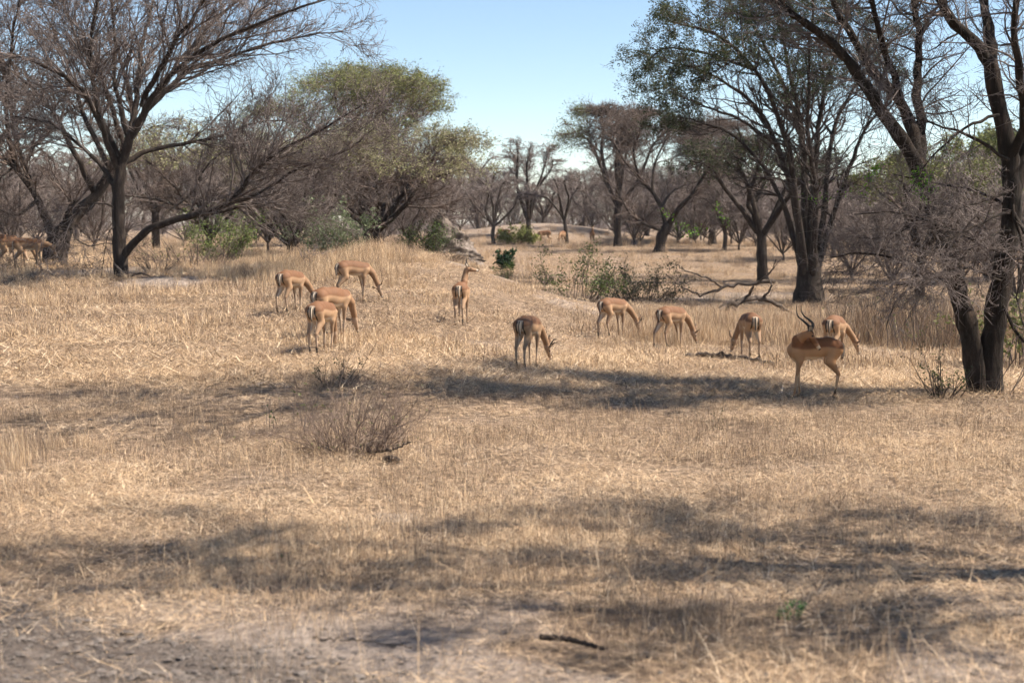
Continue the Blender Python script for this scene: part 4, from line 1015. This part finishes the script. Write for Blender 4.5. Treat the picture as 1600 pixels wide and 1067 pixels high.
stem_bush('evergreen_shrub', 'small dark green upright shrub on the mound behind the alert antelope', G(790, 50), 16, 1.25, 0.06, 'S10', M_TWIG_DARK, 0.012, dict(n=2200, size=0.05, cols=[(0.02, 0.045, 0.02), (0.03, 0.06, 0.025), (0.045, 0.09, 0.04)], spread=0.05), (6, 0.1, 0.22), base_r=0.10)
stem_bush('evergreen_shrub', 'fresh green sprig in front of the small dark upright shrub', G(787, 47.8), 14, 0.6, 0.5, 'S11', M_TWIG_BROWN, 0.006, dict(n=600, size=0.04, cols=GREEN_FRESH, spread=0.04), (5, 0.1, 0.2), base_r=0.12)
stem_bush('leafy_bush', 'yellow-green round bush before the sandy mound', G(808, 96), 46, 1.25, 1.2, 'S12', M_TWIG_BROWN, 0.015, dict(n=3600, size=0.07, cols=[(0.19, 0.21, 0.05), (0.15, 0.18, 0.045), (0.24, 0.24, 0.08)], spread=0.08), (5, 0.2, 0.5), base_r=0.7)
stem_bush('dry_bush', 'brown leafless bush left of the light green bush on the mound', G(832, 50), 40, 0.9, 1.2, 'S13', M_TWIG_BROWN, 0.009, None, (6, 0.15, 0.45), base_r=0.5)
stem_bush('leafy_bush', 'small dark-leaved bush at the foot of the two-stemmed tree', G(1478, 22.0), 26, 0.85, 0.9, 'S14', M_TWIG_DARK, 0.008, dict(n=420, size=0.020, cols=GREEN_DARK + GREEN_FRESH[:1], spread=0.03), (5, 0.1, 0.35), base_r=0.22)
stem_bush('dry_bush', 'grey-brown dry bush behind the half hidden grazer', G(1375, 34.5), 70, 1.15, 0.9, 'S15', M_TWIG, 0.006, dict(n=160, size=0.03, cols=GREEN_OLIVE), (6, 0.15, 0.45), base_r=0.9)
stem_bush('dry_bush', 'pale dry bush between the half hidden grazer and the two-stemmed tree', G(1462, 31), 70, 1.0, 0.9, 'S16', M_TWIG, 0.006, dict(n=160, size=0.03, cols=GREEN_OLIVE), (6, 0.15, 0.45), base_r=0.9)
stem_bush('leafy_bush', 'green shrub just right of the two-stemmed tree', G(1592, 27), 30, 1.7, 0.6, 'S17', M_TWIG_BROWN, 0.009, dict(n=1500, size=0.045, cols=GREEN_OLIVE, spread=0.05), (4, 0.2, 0.5), base_r=0.5)
stem_bush('sprout', 'small green sprout in the shaded foreground straw', G(1245, 9.55), 12, 0.15, 0.7, 'S18', M_TWIG_BROWN, 0.002, dict(n=220, size=0.012, cols=[(0.09, 0.17, 0.06), (0.12, 0.21, 0.08)], spread=0.012), (14, 0.03, 0.08), cat='plant', base_r=0.05)
stem_bush('sprout', 'single thin green seedling in the left foreground', G(425, 11.0), 3, 0.2, 0.25, 'S19', M_TWIG_BROWN, 0.003, dict(n=60, size=0.013, cols=[(0.06, 0.09, 0.04), (0.09, 0.12, 0.05)], spread=0.012, zmin=0.09), (10, 0.03, 0.08), cat='plant', base_r=0.015)
stem_bush('sprout', 'dark little weed among the straw right of centre', G(1118, 18.6), 8, 0.42, 0.3, 'S20', M_TWIG_DARK, 0.003, dict(n=90, size=0.010, cols=GREEN_DARK, spread=0.02), (9, 0.05, 0.12), cat='plant', base_r=0.06)

def creeper(name, label, strands, n, size, cols, seed, cat='creeper'):
    rg = rng_for(seed)
    P = np.array([spline(p, 14) for p in strands]); P[:, 1:-1] += rg.normal(0, 0.03, (len(P), 12, 3))
    base = P[0, 0].copy(); root = empty(name, base); tag(root, label, cat)
    for q in range(len(P)):
        V, Fq = tube_arrays(P[q:q + 1] - base, np.linspace(0.006, 0.002, 14)[None], 4)
        obj('stem', mesh('stem', V, Fq, None, M_TWIG_BROWN), root)
    i = rg.integers(0, len(P), n); t = rg.random(n) * 12.99; a = t.astype(int); g = (t - a)[:, None]
    C = P[i, a] * (1 - g) + P[i, a + 1] * g + rg.normal(0, 0.045, (n, 3))
    V, Fq = leaf_quads(C - base, size, rg, 0.2, 0.6)
    tag(obj('foliage', mesh('foliage', V, Fq, None, M_LEAF, False, leaf_cols(n, cols, rg)), root), kind='stuff')
    return root
BRIGHT = [(0.11, 0.24, 0.02), (0.16, 0.31, 0.03), (0.08, 0.17, 0.02)]
creeper('creeper', 'bright green leaf clump hanging on the fork of the two-stemmed tree', [[W(1436, 262, 22.2), W(1442, 280, 22.0), W(1438, 300, 21.9), W(1446, 318, 21.9)], [W(1430, 270, 22.1), W(1428, 290, 21.9), W(1434, 312, 21.9)], [W(1446, 275, 22.1), W(1455, 290, 22.0), W(1460, 308, 22.0)]], 240, 0.022, BRIGHT, 'C1')
creeper('creeper', 'thin green spray trailing left of the two-stemmed tree', [[W(1385, 258, 21.5), W(1360, 285, 21.3), W(1330, 300, 21.2), W(1285, 307, 21.0), W(1250, 310, 21.0)], [W(1372, 262, 21.4), W(1362, 270, 21.3), W(1355, 282, 21.3)]], 200, 0.018, BRIGHT, 'C2')
creeper('creeper', 'loose green spray of leaves before the crooked tree', [[W(1032, 325, 30), W(1050, 340, 29.8), W(1072, 352, 29.6), W(1090, 362, 29.5)], [W(1062, 356, 29.6), W(1072, 366, 29.5), W(1090, 362, 29.5), W(1100, 352, 29.4)], [W(1115, 322, 29.6), W(1128, 338, 29.5), W(1136, 352, 29.4)]], 150, 0.024, BRIGHT, 'C3')

def dead_limb(name, label, pts, r0, r1, seed, cat='branch', twigs=3.0, tl=(0.2, 0.7), mat=None, tw_r=0.006, forks=()):
    rg = rng_for(seed); pts = np.array(pts, float)
    base = pts[0].copy()
    root = empty(name, base); tag(root, label, cat)
    Ps = []
    for q, (pp, a, b) in enumerate([(pts, r0, r1)] + list(forks)):
        P, r = limb_tube(pp, a, b, 26, 8, rg, 0.25)
        V, Fq = tube_arrays(P[None] - base, r[None], 8)
        cap = np.arange(8)[None]
        obj('main_stem' if q == 0 else 'fork', mesh('stem', V, np.vstack([Fq, cap[:, [3, 2, 1, 0]], cap[:, [7, 6, 5, 4]], cap[:, [7, 4, 3, 0]]]), None, mat or M_DEADWOOD), root)
        i = np.linspace(0, 25, 10).astype(int); Ps.append((P[i], r[i]))
    if twigs:
        P0 = np.array([p for p, _ in Ps]); R0 = np.array([r for _, r in Ps])
        st, d, ln, rr = spawn(P0, R0, twigs, 0.15, 55, tl, 0.4, rg, 0.15)
        P, Rr = grow(st, d, ln, np.clip(rr, tw_r * .8, tw_r * 2), np.clip(rr, tw_r * .8, tw_r * 2) * .4, 5, rg, 0.25)
        s3, d3, l3, r3 = spawn(P, Rr, twigs * 2, 0.1, 50, (tl[0] * .4, tl[1] * .5), 0.4, rg, 0.1)
        P3, R3 = grow(s3, d3, l3, np.full(len(s3), tw_r * .6), np.full(len(s3), tw_r * .3), 4, rg, 0.3)
        if len(P):
            V, Fq, Ft = join([spike_arrays(P - base, Rr), spike_arrays(P3 - base, R3)])
            tag(obj('twigs', mesh('twigs', V, Fq, Ft, M_TWIG_BROWN), root), kind='stuff')
    return root

def on_ground(px, d, dz=0.0):
    g = G(px, d); g[2] += dz; return g

dead_limb('fallen_branch', 'brown fallen branch arching over the straw left of the many-stemmed acacia', [on_ground(1118, 40.5, 0.05), on_ground(1145, 40.5, 0.4), on_ground(1180, 41, 0.55), on_ground(1215, 41.5, 0.35), on_ground(1240, 42, 0.05)], 0.12, 0.04, 'F1', twigs=5,
          forks=[([on_ground(1140, 40.5, 0.4), on_ground(1120, 40, 0.2), on_ground(1105, 39.6, 0.03)], 0.05, 0.02), ([on_ground(1165, 40.8, 0.5), on_ground(1180, 40.3, 0.95), on_ground(1205, 40, 1.35), on_ground(1212, 39.8, 1.7)], 0.045, 0.012),
                 ([on_ground(1190, 41.2, 0.5), on_ground(1205, 41, 0.9), on_ground(1195, 41, 1.3)], 0.04, 0.012)])
dead_limb('fallen_branch', 'long bare fallen limb reaching left behind the arching branch', [on_ground(1210, 45, 0.9), on_ground(1150, 45, 0.75), on_ground(1105, 44.8, 0.45), on_ground(1075, 44.5, 0.55), on_ground(1040, 44.3, 1.05)], 0.07, 0.012, 'F2', twigs=3.0,
          forks=[([on_ground(1130, 45, 0.65), on_ground(1105, 44.5, 0.95), on_ground(1075, 44.2, 1.15), on_ground(1055, 44, 1.35)], 0.04, 0.01)])
dead_limb('fallen_log', 'dark thin log lying in the straw below the pale-flanked grazer', [on_ground(1072, 28.6, 0.05), on_ground(1110, 28.3, 0.09), on_ground(1150, 28.0, 0.06), on_ground(1192, 27.2, 0.07), on_ground(1208, 26.9, 0.03)], 0.055, 0.03, 'F3', cat='log', twigs=2, tl=(0.1, 0.3))
dead_limb('stick', 'short dark stick on the bare soil at the bottom', [on_ground(845, 8.86, 0.075), on_ground(880, 8.82, 0.08), on_ground(915, 8.74, 0.075), on_ground(947, 8.66, 0.06)], 0.022, 0.014, 'F4', mat=M_BARK, cat='stick', twigs=2, tl=(0.03, 0.08), tw_r=0.003)
dead_limb('stick', 'thin long stick on the soil left of the short dark stick', [on_ground(482, 9.0, 0.015), on_ground(530, 8.95, 0.02), on_ground(580, 8.9, 0.015), on_ground(640, 8.75, 0.015)], 0.007, 0.004, 'F5', cat='stick', twigs=1, tl=(0.03, 0.08), tw_r=0.002)
dead_limb('stick', 'dark stick in the straw right of the front left trunk', [on_ground(205, 36.9, 0.06), on_ground(220, 36.6, 0.12), on_ground(235, 36.4, 0.03)], 0.03, 0.015, 'F6', cat='stick', twigs=2, tl=(0.1, 0.3))
dead_limb('stump', 'broken dark stump in the foot of the foreground bush', [on_ground(545, 16.6, -0.05), on_ground(552, 16.55, 0.05), on_ground(570, 16.45, 0.10), on_ground(588, 16.4, 0.16)], 0.05, 0.02, 'F7', cat='stump', twigs=6, tl=(0.1, 0.3), tw_r=0.004,
          forks=[([on_ground(556, 16.55, 0.02), on_ground(585, 16.2, 0.07), on_ground(610, 16.05, 0.12), on_ground(640, 15.95, 0.22)], 0.03, 0.008), ([on_ground(540, 16.5, 0.0), on_ground(520, 16.4, 0.06), on_ground(496, 16.4, 0.13)], 0.03, 0.008), ([on_ground(600, 15.9, 0.02), on_ground(612, 15.8, 0.05), on_ground(622, 15.75, 0.03)], 0.05, 0.03)])

# the clay mound with its tangle of creepers
def termite_mound():
    rg = rng_for('termite'); base = G(706, 58)
    root = empty('termite_mound', base); tag(root, 'jagged grey clay termite mound with creepers on its left flank', 'termite mound')
    n, m = 34, 44
    V = []
    for i in range(n):
        t = i / (n - 1)
        for j in range(m):
            a = 2 * np.pi * j / m
            x0, y0 = math.cos(a), math.sin(a)
            r = 1.35 * (1 - t) ** 0.9 + 0.10 * (1 - t)
            nn = fbm(np.array([x0 * 1.2 + 9]), np.array([y0 * 1.2 + t * 3.2]), 0.55, 41)[0] - 0.5
            n2 = fbm(np.array([x0 * 2 + 3]), np.array([y0 * 2 + t * 7]), 0.3, 42)[0] - 0.5
            r *= 1 + 0.8 * nn + 0.7 * n2
            V.append((-0.45 * t + x0 * r * 0.9, y0 * r * 0.8, t * 2.15 * (1 + 0.10 * nn) - 0.1))
    idx = np.arange(n * m).reshape(n, m); nx = np.roll(idx, -1, 1)
    obj('clay_body', mesh('clay_body', np.array(V), np.stack([idx[:-1], nx[:-1], nx[1:], idx[1:]], -1).reshape(-1, 4), None, M_TERMITE), root)
    return root
termite_mound()
stem_bush('dry_bush', 'dead grey twigs leaning on the front of the clay mound', G(697, 55.9), 40, 1.3, 0.8, 'S22', M_TWIG_BROWN, 0.010, dict(n=160, size=0.04, cols=GREEN_DARK), (6, 0.2, 0.5), base_r=0.5)
stem_bush('creeper', 'green creeper tangle on the left flank of the clay mound', G(664, 56.2), 50, 1.5, 0.7, 'S21', M_TWIG_DARK, 0.012, dict(n=2300, size=0.042, cols=GREEN_FRESH[:3] + GREEN_DARK[:2] + [(0.03, 0.05, 0.02)], spread=0.08), (5, 0.2, 0.6), base_r=0.7)

# ------------------------------------------------------------------ grass and straw
def scatter(n, rg, y0, y1, mode, x_lim=(-0.43, 0.43)):
    """ground points; mode 0 thins out with distance the way detail does, 1 more evenly"""
    if mode == 0:
        q = rg.uniform(1 / y1, 1 / y0, n); y = 1 / q
    else:
        y = y0 + (y1 - y0) * rg.random(n) ** 1.0
    x = rg.uniform(*x_lim, n) * y
    return x, y

STRAW = np.array([(0.67, 0.495, 0.32), (0.56, 0.40, 0.245), (0.77, 0.61, 0.435), (0.45, 0.305, 0.185), (0.62, 0.435, 0.26), (0.35, 0.24, 0.155)])
DULL = np.array([(0.26, 0.185, 0.13), (0.20, 0.14, 0.10), (0.32, 0.23, 0.155), (0.15, 0.105, 0.08)])

rg = rng_for('grass')
def keep_density(x, y, rg, floor=0.12, sc=1.7, seed=61):
    p = floor + (1 - floor) * sstep(0.36, 0.56, fbm(x, y, sc, seed))
    p = p * (1 - 0.93 * soil_mask(x, y)) * (0.18 + 0.82 * sstep(8.9, 12.4, y + 1.2 * (fbm(x, y, 1.0, 71) - .5)))
    return rg.random(len(x)) < p

def blade_arrays(x, y, length, tilt, width, rg, bend=0.3, segs=2, z=0.0):
    n = len(x); az = rg.random(n) * 2 * np.pi
    hx, hy = np.cos(az), np.sin(az); k = segs + 1
    P = np.empty((n, k, 3)); P[:, 0] = np.stack([x, y, np.zeros(n) + z], 1)
    t = tilt.copy()
    for q in range(1, k):
        P[:, q] = P[:, q - 1] + np.stack([np.sin(t) * hx, np.sin(t) * hy, np.cos(t)], 1) * (length / segs)[:, None]
        t = t + bend * rg.normal(0.6, 0.7, n)
    a = rg.random(n) * 2 * np.pi
    w0 = width[:, None] * np.stack([np.cos(a), np.sin(a), np.zeros(n)], 1)
    V = np.empty((n, segs * 2 + 1, 3))
    for q in range(segs):
        f = 1 - 0.45 * q / segs
        V[:, 2 * q] = P[:, q] - w0 * f; V[:, 2 * q + 1] = P[:, q] + w0 * f
    V[:, -1] = P[:, -1]
    idx = np.arange(n * (segs * 2 + 1)).reshape(n, -1)
    Fq = np.concatenate([np.stack([idx[:, 2 * q], idx[:, 2 * q + 1], idx[:, 2 * q + 3], idx[:, 2 * q + 2]], 1) for q in range(segs - 1)]) if segs > 1 else None
    Ft = np.stack([idx[:, 2 * segs - 2], idx[:, 2 * segs - 1], idx[:, 2 * segs]], 1)
    return V.reshape(-1, 3), Fq, Ft, segs * 2 + 1

def palette(n, dull, rg):
    dl = rg.random(n) < dull
    c = np.where(dl[:, None], DULL[rg.integers(0, len(DULL), n)], STRAW[rg.integers(0, len(STRAW), n)])
    return c * rg.uniform(0.75, 1.2, n)[:, None]

def tuft_mesh(seed, n, rad, length, tilt, width, dull, bend=0.3, segs=2, lift=0.0):
    rg = rng_for(seed)
    a = rg.random(n) * 6.283; r = rad * np.sqrt(rg.random(n))
    V, Fq, Ft, per = blade_arrays(np.cos(a) * r, np.sin(a) * r, length(rg, n), tilt(rg, n), width(rg, n), rg, bend, segs, (rg.random(n) * lift) if lift else 0.0)
    return mesh('tuft', V, Fq, Ft, M_GRASS, False, np.repeat(palette(n, dull, rg), per, 0))

def strew(name, label, kinds, x, y, pick, size, rg, dz=0.0, cat='grass'):
    """one mass of tufts: pick chooses among kinds for every spot"""
    n = len(x)
    V = np.stack([x, y, terrain(x, y) + dz], 1).astype(np.float32)
    me = bpy.data.meshes.new(name); me.vertices.add(n); me.vertices.foreach_set('co', V.ravel())
    a = me.attributes.new('pick', 'INT', 'POINT'); a.data.foreach_set('value', np.asarray(pick, np.int32))
    a = me.attributes.new('size', 'FLOAT', 'POINT'); a.data.foreach_set('value', np.asarray(size, np.float32))
    rot = np.zeros((n, 3), np.float32); rot[:, 2] = rg.random(n) * 6.283
    a = me.attributes.new('turn', 'FLOAT_VECTOR', 'POINT'); a.data.foreach_set('vector', rot.ravel())
    o = obj(name, me); me.materials.append(M_GRASS)
    ng = bpy.data.node_groups.new(name, 'GeometryNodeTree')
    ng.interface.new_socket('Geometry', in_out='INPUT', socket_type='NodeSocketGeometry')
    ng.interface.new_socket('Geometry', in_out='OUTPUT', socket_type='NodeSocketGeometry')
    N, L = ng.nodes, ng.links
    gi = N.new('NodeGroupInput'); go = N.new('NodeGroupOutput'); ip = N.new('GeometryNodeInstanceOnPoints'); jn = N.new('GeometryNodeJoinGeometry')
    for m in reversed(kinds):
        src = bpy.data.objects.new('tuft', m)
        oi = N.new('GeometryNodeObjectInfo'); oi.inputs['Object'].default_value = src
        g2 = N.new('GeometryNodeGeometryToInstance'); L.new(oi.outputs['Geometry'], g2.inputs[0]); L.new(g2.outputs[0], jn.inputs[0])
    def named(nm, ty):
        q = N.new('GeometryNodeInputNamedAttribute'); q.data_type = ty; q.inputs['Name'].default_value = nm; return q.outputs['Attribute']
    ip.inputs['Pick Instance'].default_value = True
    L.new(gi.outputs[0], ip.inputs['Points']); L.new(jn.outputs[0], ip.inputs['Instance'])
    L.new(named('pick', 'INT'), ip.inputs['Instance Index']); L.new(named('turn', 'FLOAT_VECTOR'), ip.inputs['Rotation']); L.new(named('size', 'FLOAT'), ip.inputs['Scale'])
    L.new(ip.outputs[0], go.inputs[0])
    o.modifiers.new('strew', 'NODES').node_group = ng
    return tag(o, label, cat, kind='stuff')

def dullness(x, y):
    return sstep(0.40, 0.62, fbm(x, y, 2.6, 51))

U = lambda a, b: (lambda rg, n: rg.uniform(a, b, n))
# trampled straw lying flat: eight golden and eight dull mats, each finely and coarsely strawed
def litter_kinds(wk, lk, n, rad):
    return [tuft_mesh(('lit', wk, q), n, rad, lambda rg, n: lk * (0.03 + rg.gamma(1.7, 0.050, n)), lambda rg, n: np.clip(rg.normal(1.40, 0.17, n), 0.4, 1.62), U(0.0011 * wk, 0.0026 * wk), 0.12 if q < 8 else 0.62, 0, 1, 0.03) for q in range(16)]
x, y = scatter(3300, rg, 7.5, 26, 0); k = keep_density(x, y, rg, 0.18, 1.2); x, y = x[k], y[k]; n = len(x)
pk = rg.integers(0, 8, n) + 8 * (rg.random(n) < 0.15 + 0.7 * dullness(x, y))
strew('straw_litter', 'trampled pale straw lying in the near clearing', litter_kinds(1.1, 1.0, 330, 0.5), x, y, pk, rg.uniform(0.8, 1.3, n), rg, 0.006)
x, y = scatter(2800, rg, 22, 110, 0); k = keep_density(x, y, rg, 0.42); x, y = x[k], y[k]; n = len(x)
pk = rg.integers(0, 8, n) + 8 * (rg.random(n) < 0.1 + 0.7 * dullness(x, y))
strew('straw_litter', 'trampled pale straw lying in the far clearing', litter_kinds(2.4, 1.4, 330, 1.1), x, y, pk, rg.uniform(0.8, 1.3, n), rg, 0.006)
# standing tufts
def tuft_kinds(tagname, n, rad, h0, h1, wk, segs=2, bend=0.3, lean=0.32):
    return [tuft_mesh((tagname, q), n, rad, U(h0, h1), lambda rg, n: np.abs(rg.normal(0, lean, n)), U(0.0008 * wk, 0.0019 * wk), 0.10 if q < 6 else 0.75, bend, segs) for q in range(12)]
short = tuft_kinds('short', 70, 0.26, 0.03, 0.12, 1.1, 2, 0.4, 0.6)
x, y = scatter(1700, rg, 7.6, 34, 0)
p = (0.04 + 0.96 * sstep(0.44, 0.62, fbm(x, y, 1.3, 62))) * (1 - 0.93 * soil_mask(x, y)) * (0.2 + 0.8 * sstep(8.8, 12.5, y)); k = rg.random(len(x)) < p; x, y = x[k], y[k]; n = len(x)
strew('short_grass', 'short dry standing grass across the near clearing', short, x, y, rg.integers(0, 6, n) + 6 * (rg.random(n) < 0.25 + 0.6 * dullness(x, y)), rg.uniform(0.5, 1.35, n), rg)
short2 = tuft_kinds('short2', 150, 0.65, 0.06, 0.26, 2.4, 2, 0.35, 0.5)
x, y = scatter(2000, rg, 26, 120, 0)
p = (0.15 + 0.85 * sstep(0.40, 0.60, fbm(x, y, 2.0, 62))) * (1 - 0.93 * soil_mask(x, y)); k = rg.random(len(x)) < p; x, y = x[k], y[k]; n = len(x)
strew('short_grass', 'short dry standing grass of the far clearing', short2, x, y, rg.integers(0, 6, n) + 6 * (rg.random(n) < 0.1 + 0.6 * dullness(x, y)), rg.uniform(0.5, 1.35, n), rg)
# brown dry herbs: fine dull stalks in patches
herb = [tuft_mesh(('herb', q), 70, 0.32, U(0.05, 0.27), lambda rg, n: np.abs(rg.normal(0, 0.30, n)), U(0.0007, 0.0016), 0.97 if q < 8 else 0.6, 0.25, 2) for q in range(12)]
x, y = scatter(4200, rg, 9, 36, 0)
p = sstep(0.42, 0.58, fbm(x, y, 2.1, 91)) * (0.35 + 0.65 * sstep(14, 21, y)) * (1 - soil_mask(x, y)); k = rg.random(len(x)) < p; x, y = x[k], y[k]; n = len(x)
strew('dry_herbs', 'brown dry herbs in patches across the clearing', herb, x, y, rg.integers(0, 12, n), rg.uniform(0.5, 1.2, n), rg)
# single bent stalks
stalk = [tuft_mesh(('stalk', q), 9, 0.4, U(0.16, 0.5), lambda rg, n: np.abs(rg.normal(0, 0.33, n)), U(0.0009, 0.0018), 0.3, 0.22, 3) for q in range(12)]
x, y = scatter(2400, rg, 7.8, 45, 0); p = (0.15 + 0.85 * sstep(0.42, 0.66, fbm(x, y, 1.5, 63))) * (1 - 0.9 * soil_mask(x, y)); k = rg.random(len(x)) < p; x, y = x[k], y[k]; n = len(x)
strew('dry_stalks', 'thin upright dry stalks scattered through the clearing', stalk, x, y, rg.integers(0, 12, n), rg.uniform(0.6, 1.25, n), rg)
# tall straw
tallk = tuft_kinds('tall', 90, 0.32, 0.35, 0.80, 2.2, 3, 0.18, 0.2)
def tall(name, label, n, x0, x1, y0, y1, mask, size, dull=0.1):
    y = rg.uniform(y0, y1, n); x = rg.uniform(x0, x1, n)
    p = mask(x, y) * (0.15 + 0.85 * sstep(0.38, 0.56, fbm(x, y, 1.6, 81))) * (1 - 0.97 * soil_mask(x, y))
    k = rg.random(n) < p; x, y = x[k], y[k]; m = len(x)
    strew(name, label, tallk, x, y, rg.integers(0, 6, m) + 6 * (rg.random(m) < dull), rg.uniform(*size, m) * (0.7 + 0.6 * fbm(x, y, 1.8, 82)) * (0.4 + 0.6 * mask(x, y)), rg)
tall('tall_grass', 'tall golden straw on the slope behind the four grazers', 1500, -9.5, 0.5, 32.5, 46, lambda x, y: sstep(0, 1, 1.15 - ((x + 5.2) / 3.6) ** 2 - ((y - 39.5) / 6.8) ** 2 - 1.2 * (fbm(x, y, 1.6, 85) - 0.5)), (0.42, 0.85), 0.15)
tall('tall_grass', 'pale straw strip below the fallen branches right of centre', 1400, 1.2, 13, 30, 41, lambda x, y: sstep(29, 33, y) * sstep(41.5, 38, y) * sstep(1.0, 4.0, x), (0.45, 0.85), 0.12)
tall('tall_grass', 'straw around the feet of the left hand trees', 800, -18, -5, 31, 48, lambda x, y: 0.7 + 0 * x, (0.3, 0.6), 0.15)
tall('tall_grass', 'dry grass of the far plain beyond the mound', 2200, -24, 36, 46, 110, lambda x, y: 0.8 + 0 * x, (0.4, 1.0), 0.25)
tall('tall_grass', 'rank brown grass behind the half hidden grazer', 1000, 7.0, 12.5, 30, 37, lambda x, y: sstep(0, 1, 1.2 - ((x - 9.4) / 2.6) ** 2 - ((y - 33.5) / 3.2) ** 2), (0.95, 1.5), 0.85)
tall('tall_grass', 'tuft of tall dry grass at the left edge of the foreground', 150, -7.5, -3.4, 12.2, 18, lambda x, y: sstep(0, 1, 1.2 - ((x + 5.6) / 1.5) ** 2 - ((y - 15.0) / 2.6) ** 2), (0.3, 0.55), 0.4)

# clods and crumbs of soil
def clods(name, label, n, fx, size, seed):
    rg = rng_for(seed)
    x, y = fx(rg, n); n = len(x)
    th = np.array([[1, 0, 0], [-1, 0, 0], [0, 1, 0], [0, -1, 0], [0, 0, 1], [0.7, 0.7, 0.55], [-0.7, 0.7, 0.55], [0.7, -0.7, 0.55], [-0.7, -0.7, 0.55]], float)
    tri = np.array([(0, 2, 5), (2, 1, 6), (1, 3, 8), (3, 0, 7), (5, 2, 6), (6, 1, 8), (8, 3, 7), (7, 0, 5), (4, 5, 6), (4, 6, 8), (4, 8, 7), (4, 7, 5)])
    s = rg.gamma(1.6, size, n)
    z = terrain(x, y)
    V = th[None] * (s[:, None, None] * rg.uniform(0.6, 1.2, (n, 9, 1))) * np.array([1, 1, 0.7]) + np.stack([x, y, z], 1)[:, None]
    Fq = (tri[None] + 9 * np.arange(n)[:, None, None]).reshape(-1, 3)
    tag(obj(name, mesh(name, V.reshape(-1, 3), None, Fq, M_CLOD, False)), label, 'soil', kind='stuff')
def corner_pts(rg, n):
    y = rg.uniform(7.5, 11, n); x = rg.uniform(-0.42, 0.0, n) * y
    k = rg.random(n) < bare_corner(x, y); return x[k], y[k]
clods('soil_crumbs', 'grey soil crumbs in the bare corner', 9000, corner_pts, 0.0065, 'c1')
clods('soil_crumbs', 'small dark crumbs and dung among the straw', 2500, lambda rg, n: scatter(n, rg, 7.8, 30, 0), 0.006, 'c2')

# ------------------------------------------------------------------ dusty air
def haze():
    x0, x1, y0, y1, z0, z1 = -12000, 12000, -700, 4600, -1.6, 15.0
    V = np.array([(x, y, z) for z in (z0, z1) for y in (y0, y1) for x in (x0, x1)], float)
    Fq = [(0, 2, 3, 1), (4, 5, 7, 6), (0, 1, 5, 4), (2, 6, 7, 3), (0, 4, 6, 2), (1, 3, 7, 5)]
    m = bpy.data.materials.new('haze'); m.use_nodes = True; nt = m.node_tree
    nt.nodes.remove(nt.nodes['Principled BSDF'])
    v = nt.nodes.new('ShaderNodeVolumePrincipled'); v.inputs['Density'].default_value = 0.00018; v.inputs['Color'].default_value = (0.92, 0.93, 0.95, 1)
    nt.links.new(v.outputs[0], nt.nodes['Material Output'].inputs['Volume'])
    tag(obj('haze', mesh('haze', V, Fq, None, m, False)), 'thin dusty air over the savanna', 'haze', kind='stuff')
haze()
